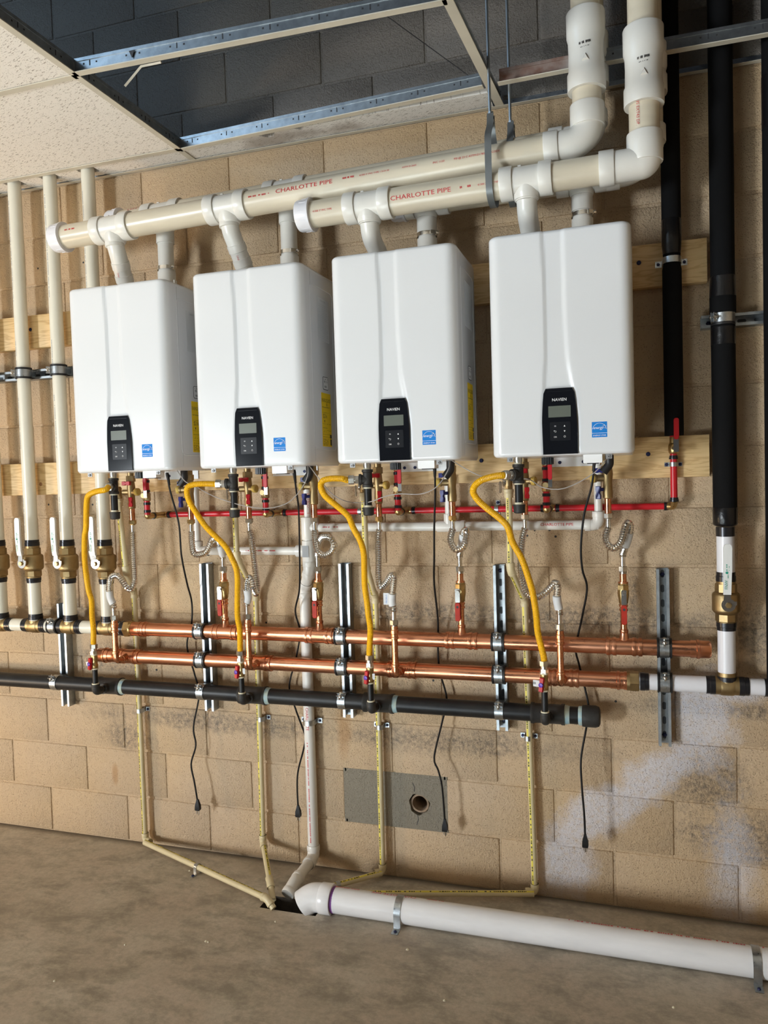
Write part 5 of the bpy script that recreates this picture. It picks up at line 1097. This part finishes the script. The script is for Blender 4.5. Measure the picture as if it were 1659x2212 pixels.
for i, v in enumerate((1535, 1553, 1570, 1594)):
    strap((DX[i]+(.001 if i < 3 else .002), DY, zz([305, 566, 818, 1140][i], v, DY)), Z, -Y, RD, f'small metal strap on the wall drain tube of the {whose(i)}', .018, .018, dist=-DY-.001)
strap((1.494, -.030, zz(673,1560,-.03)), Z, -Y, .0215, 'metal strap holding the white drain pipe to the wall', .020, .022, dist=.029)
p_ = atz(468, 1884, .03); q_ = V(ends[0][1]).lerp(V(ends[0][2]), .47); strap(q_, V(ends[0][2])-V(ends[0][1]), Z, RD, 'metal strap fixing the leftmost cream tube to the floor', .016, .020, dist=.0295)
q_ = V(ends[2][1]).lerp(V(ends[2][2]), .70); strap(q_, V(ends[2][2])-V(ends[2][1]), Z, RD, 'metal strap fixing the short cream tube to the floor by the pit', .016, .020, dist=.0295)
q_ = V(ends[3][1]).lerp(V(ends[3][2]), .93); strap(q_, V(ends[3][2])-V(ends[3][1]), Z, RD, 'metal strap on the cream tube beside the big floor pipe', .016, .020, dist=.0295)
strap((at(777,1107,-.04).x, yr_, 1.425), X, -Y, RD, 'metal strap on the red tube near the third heater', .014, .018, dist=-yr_-.001)
strap((at(1072,1094,-.04).x, yr_, 1.425), X, -Y, RD, 'metal strap on the red tube beside the rightmost gas hose', .014, .018, dist=-yr_-.001)
strap((xs_, ys, zz(1456,1003,ys)), Z, -Y, RD, 'metal strap holding the short upright red tube to the lower board', .014, .016, dist=.0215)
strap((IX1, IY1, zc), Z, -Y, .0268, 'metal strap holding the thin insulated pipe to the upper board', .020, .022, dist=.0375)

# ------------------------------------------------------------------ condensate drain in white PVC
RV, RV2 = .0165, .0212
t = thing('condensate_drain', 'white plastic condensate drain with branches dropping to the floor pit', 'drain pipe', (1.50, -.05, .05))
YC = -.062; ct = at(669, 1186, YC); zL, zR = at(660,1190,YC).z, at(960,1137,YC).z; XC = ct.x-.004
def fit(mb, P, d, ln, r): mb.lathe(P, d, [(0, r*.9), (0, r*.98), (.002, r), (ln-.002, r), (ln, r*.98), (ln, r*.9)], 24)
k1 = V((XC, YC, zz(669,1232,YC))); k2 = V((1.494, -.030, zz(662,1272,-.035)))
A = V((1.494, -.030, .090)); Bq = V((1.497, -.055, .056)); C = V((1.497, -.215, .050)); D = V((1.488, -.268, .026))
for nm, P, Q, r in (('main_upper', V((XC, YC, zz(669,1117,YC))), k1, RV2), ('offset', k1, k2, RV2), ('main_lower', k2, A, RV2), ('outlet', Bq, C, RV2)):
    o = MB().lathe(P, Q-P, [(0, r), ((Q-P).length, r)], 26).build(nm, MT['pvc_white'], t)
    if nm == 'main_lower':
        m = MB(); put2d(m, text2d('CHARLOTTE', .016), cylmap((1.494, -.030, .66), -Z, (-.2,-1,0), RV2+.0010)); put2d(m, dashes(.40, .0045, 77, .002, .005, .2), cylmap((1.494, -.030, .52), -Z, (-.2,-1,0), RV2+.0010)); m.build('red_lettering', MT['ink_red'], o)
for nm, P, Q in (('left_branch', V((coldx[0]-.010, YC, zL)), V((XC, YC, zL))), ('right_branch', V((XC, YC, zR)), V((coldx[3]-.034, YC, zR))),
                 ('riser', V((coldx[0]-.030, YC, zL)), V((coldx[0]-.030, YC, 1.55))), ('riser', V((XC, YC, zR)), V((XC, YC, 1.55))), ('riser', V((coldx[2]-.034, YC, zR)), V((coldx[2]-.034, YC, 1.55))), ('riser', V((coldx[3]-.034, YC, zR)), V((coldx[3]-.034, YC, 1.57)))):
    P, Q = V(P), V(Q); rr = RV if nm != 'riser' else .0135
    o = MB().lathe(P, Q-P, [(0, rr), ((Q-P).length, rr)], 24).build(nm, MT['pvc_white'], t)
    if nm == 'right_branch':
        m = MB(); put2d(m, text2d('CHARLOTTE PIPE', .0145), cylmap((at(1168,1133,YC).x, YC, zR), X, (0,-1,.12), RV+.0010, -.003)); put2d(m, dashes(.06, .005, 5), cylmap((1.60, YC, zR), X, (0,-1,0), RV+.0010)); m.build('red_lettering', MT['ink_red'], o)
    if nm == 'left_branch':
        m = MB(); put2d(m, dashes(.13, .005, 8), cylmap((1.27, YC, zL), X, (0,-1,0), RV+.0010)); m.build('red_lettering', MT['ink_red'], o)
    if nm == 'riser' and abs(P.x-XC) < .001:
        m = MB(); put2d(m, text2d('CHARLOTTE', .014), cylmap((XC, YC, 1.50), -Z, (.35,-1,0), .0139)); m.build('red_lettering', MT['ink_red'], o)
def pf(*ops):
    m = MB()
    for fn, a in ops: fn(m, *a)
    m.build('fitting', MT['pvc_white'], t)
pf((fit, ((XC, YC, zR-.045), Z, .085, RV2*1.22)), (fit, ((XC, YC, zR), X, .045, RV*1.25)))
pf((fit, ((XC, YC, zL-.040), Z, .080, RV2*1.22)), (fit, ((XC-.050, YC, zL), X, .05, RV2*1.12)))
pf((elbow, (k1+Z*.035, k1, k1+(k2-k1).normalized()*.030, RV2, RV2*1.15, .02, .03, 22)))
pf((elbow, (k2+(k1-k2).normalized()*.030, k2, k2-Z*.035, RV2, RV2*1.15, .02, .03, 22)))
xe = coldx[0]-.030; pf((elbow, ((xe, YC, zL+.040), (xe, YC, zL), (xe+.048, YC, zL), RV, RV*1.22, .018, .022, 20)))
xe = coldx[3]-.034; pf((elbow, ((xe, YC, zR+.046), (xe, YC, zR), (xe-.046, YC, zR), RV, RV*1.25, .02, .022, 20)))
xe = coldx[2]-.034; pf((fit, ((xe-.045, YC, zR), X, .09, RV*1.24)), (fit, ((xe, YC, zR), Z, .045, RV*1.12)), (fit, ((xe+.045, YC, zR), X, .014, RV*1.34)))
pf((elbow, (A+Z*.012, V((1.495, -.034, .056)), V((1.496, -.092, .053)), RV2, RV2*1.16, .022, .03, 22)))
pf((elbow, ((1.498, -.180, .052), C, D, RV2, RV2*1.16, .020, .05, 22)))
m = MB(); m.quad((XC-.016, YC-.0262, zL-.022), (XC+.010, YC-.0262, zL-.022), (XC+.010, YC-.0262, zL+.022), (XC-.016, YC-.0262, zL+.022)); lb_ = m.build('fitting_label', MT['label_grey'], t)

# ------------------------------------------------------------------ big white pipe on the floor
YF, RF = -.287, .0445
t = thing('floor_pipe', 'thick white plastic pipe lying along the floor into the drain pit', 'drain pipe', (1.65, YF, 0))
pr_ = MB().lathe((1.665, YF, RF), X, [(0, RF), (4.8-1.665, RF)], 36).build('pipe_run', MT['pvc_floor'], t)
m = MB(); put2d(m, text2d('CHARLOTTE PIPE', .021), cylmap((1.985, YF, RF), -X, (0,.35,1), RF+.0010, 0)); put2d(m, dashes(.09, .007, 3, .002, .006, .2), cylmap((1.775, YF, RF), -X, (0,.35,1), RF+.0010, .002)); put2d(m, dashes(.07, .006, 4), cylmap((2.09, YF, RF), -X, (0,.35,1), RF+.0010))
put2d(m, dashes(.58, .008, 9, .003, .010, .2), cylmap((3.08, YF, RF), -X, (0,.30,1), RF+.0010)); m.build('red_lettering', MT['ink_red'], pr_)
E1 = V((1.655, YF, RF)); E2 = V((1.600, YF, RF)); E3 = V((1.563, YF-.012, .018))
m = MB(); m.tube(fillet([E1, E2, E3], .07, 10), RF*1.12, 32); fit(m, (1.632, YF, RF), X, .045, .0530); m.build('elbow', MT['pvc_floor'], t)
MB().lathe((1.677, YF, RF), X, [(0, RF*1.0), (0, RF*1.015), (.008, RF*1.012), (.010, RF)], 32).build('primer_ring', MT['primer'], t)
for u, v, lb in ((877, 1925, 'near the drain pit'), (1632, 2060, 'at the right edge')):
    x_ = atz(u, v, RF*1.6).x; strap((x_, YF, RF), X, Z, RF, f'wide metal strap over the thick floor pipe {lb}', .024, .034, 'floor pipe straps', dist=RF-.0005)

# ------------------------------------------------------------------ strut channels
def strut(A, Bp, label, slots=True, screws=(), slot_off=.03, cat='strut channel'):
    A, Bp = V(A), V(Bp); d = (Bp-A).normalized(); L_ = (Bp-A).length; sd = d.cross(-Y).normalized(); w_, dp, th, lip = .0206, .041, .0025, .0075
    t = thing('strut_channel', label, cat, A, 'galvanised strut channels')
    prof = [(-w_,0),(w_,0),(w_,dp),(w_-lip-.002,dp),(w_-lip-.002,dp-.009),(w_-lip,dp-.009),(w_-lip,dp-th),(w_-th,dp-th),(w_-th,th),(-w_+th,th),(-w_+th,dp-th),(-w_+lip,dp-th),(-w_+lip,dp-.009),(-w_+lip+.002,dp-.009),(-w_+lip+.002,dp),(-w_,dp)]
    MB().prism(prof, A, sd, -Y, d, L_).build('channel', MT['galv_dark'], t, ang=30)
    if slots:
        s = slot_off
        while s < L_-.02:
            MB().prism(rrect(.012, .027, .006, 4), A+d*s-Y*(th), sd, d, -Y, .0004).build('slot', MT['strut_slot'], t); s += .0508
    for s in screws: MB().lathe(A+d*s-Y*th, -Y, [(0,.0085),(.002,.0085),(.005,.006),(.007,.004)], 6).build('screw', MT['screw'], t)
    return t
SX = [.338, 1.0555, 1.6635, 2.2595, 2.8145]; SZ = [(.590, 1.043), (.615, 1.222), (.628, 1.225), (.620, 1.222), (.606, 1.213)]
slab = ['short vertical strut under the white risers', 'vertical strut between the first and second gas hoses', 'vertical strut right of the white condensate drain', 'vertical strut left of the rightmost gas hose', 'vertical strut with open slots at the copper cap end']
for i in range(5): strut((SX[i], 0, SZ[i][0]), (SX[i], 0, SZ[i][1]), slab[i], i > 1, (.028, SZ[i][1]-SZ[i][0]-.022) if i > 2 else (.028,), .028)
strut((-1.2, 0, 2.045), (.640, 0, 2.045), 'horizontal strut carrying the white risers on the left', True, (), .02)
strut((2.945, 0, 2.027), (4.2, 0, 2.027), 'horizontal strut carrying the insulated pipes on the right', True, (.025, .205), .075)
# pipe clamps on the struts
def clamp(c, axis, r, label, cushion=True, out=-Y):
    c, axis = V(c), V(axis).normalized(); sd = axis.cross(out).normalized(); t = thing('pipe_clamp', label, 'pipe clamp', c, 'cushioned pipe clamps on struts')
    rc = r+(.0035 if cushion else .0002)
    if cushion:
        m = MB(); m.ringband(c, axis, r+.0003, rc, .046, 28)
        for s_ in (-1, 1): m.ringband(c+axis*s_*.0205, axis, r+.0003, rc+.0035, .006, 28)
        m.build('rubber_cushion', MT['rubber'], t)
    m = MB(); m.ringband(c, axis, rc, rc+.0025, .030, 28); gap = abs(c.y)-.041
    m.box(c+sd*(rc*.75)-out*(gap*.5+.004), (.004, gap+.004, .030), (sd, Y, axis)); m.box(c-sd*(rc*.75)-out*(gap*.5+.004), (.004, gap+.004, .030), (sd, Y, axis)); m.build('band', MT['galv'], t)
    b = c+out*(rc+.004)*.80-sd*(rc+.004)*.68*(1 if axis.x > .5 else 1)
    dr = (out*.80-sd*.68).normalized(); tg = axis.cross(dr); m = MB()
    m.box(b+dr*.006+tg*.004, (.028, .016, .0022), (axis, dr, tg)).box(b+dr*.006-tg*.006, (.028, .016, .0022), (axis, dr, tg)); m.build('bolt_ears', MT['galv'], t)
    m = MB(); m.lathe(b+dr*.008+tg*.016, -tg, [(0,.003),(.03,.003)], 8); m.lathe(b+dr*.008+tg*.005, tg, [(0,.0075),(.002,.0078),(.005,.005)], 12); hexa(m, b+dr*.008-tg*.007, -tg, .006, .0065); m.build('bolt', MT['nut'], t)
pos = ['second', 'third', 'fourth', 'rightmost']
for i in range(1, 5):
    clamp((SX[i], CUY, upz), X, RC, f'cushioned clamp gripping the upper copper header on the {pos[i-1]} vertical strut')
    clamp((SX[i], CUY, hotz), X, RC if i < 4 else RW, f'cushioned clamp gripping the {"lower copper header" if i < 4 else "short white pipe"} on the {pos[i-1]} vertical strut')
for i in range(4): clamp((SX[i], GYP, GZ), X, RG, f'bare metal clamp gripping the black gas pipe on the {["leftmost","second","third","fourth"][i]} vertical strut', False)
clamp((SX[0], RYL, upz), X, RW, 'cushioned clamp gripping the white header on the leftmost strut')
for j in (1, 2, 3): clamp((PX[j], RYL, 2.045), Z, RW, f'cushioned clamp on the {["","second white riser from the left edge","white riser beside the leftmost heater","white riser behind the leftmost heater"][j]}')
clamp((IX2, IY2, 2.027), Z, .0300, 'shiny clamp gripping the thick insulated pipe on the right strut')
# scraps on the floor
for k_, (u, v) in enumerate(((595, 1990), (960, 2160), (445, 2032), (450, 2034), (1455, 2175), (880, 2050), (270, 2040), (118, 2118), (410, 1880), (700, 1862))):
    c = atz(u, v, .002); tag(MB().lathe(c-Z*.002, Z, [(0,.004+.001*(k_ % 3)),(.003,.003),(.004,.001)], 5+k_ % 3).build('debris_chip', MT['tape']), 'tiny pale chip of debris lying on the concrete floor', 'debris', 'pale chips on the floor')
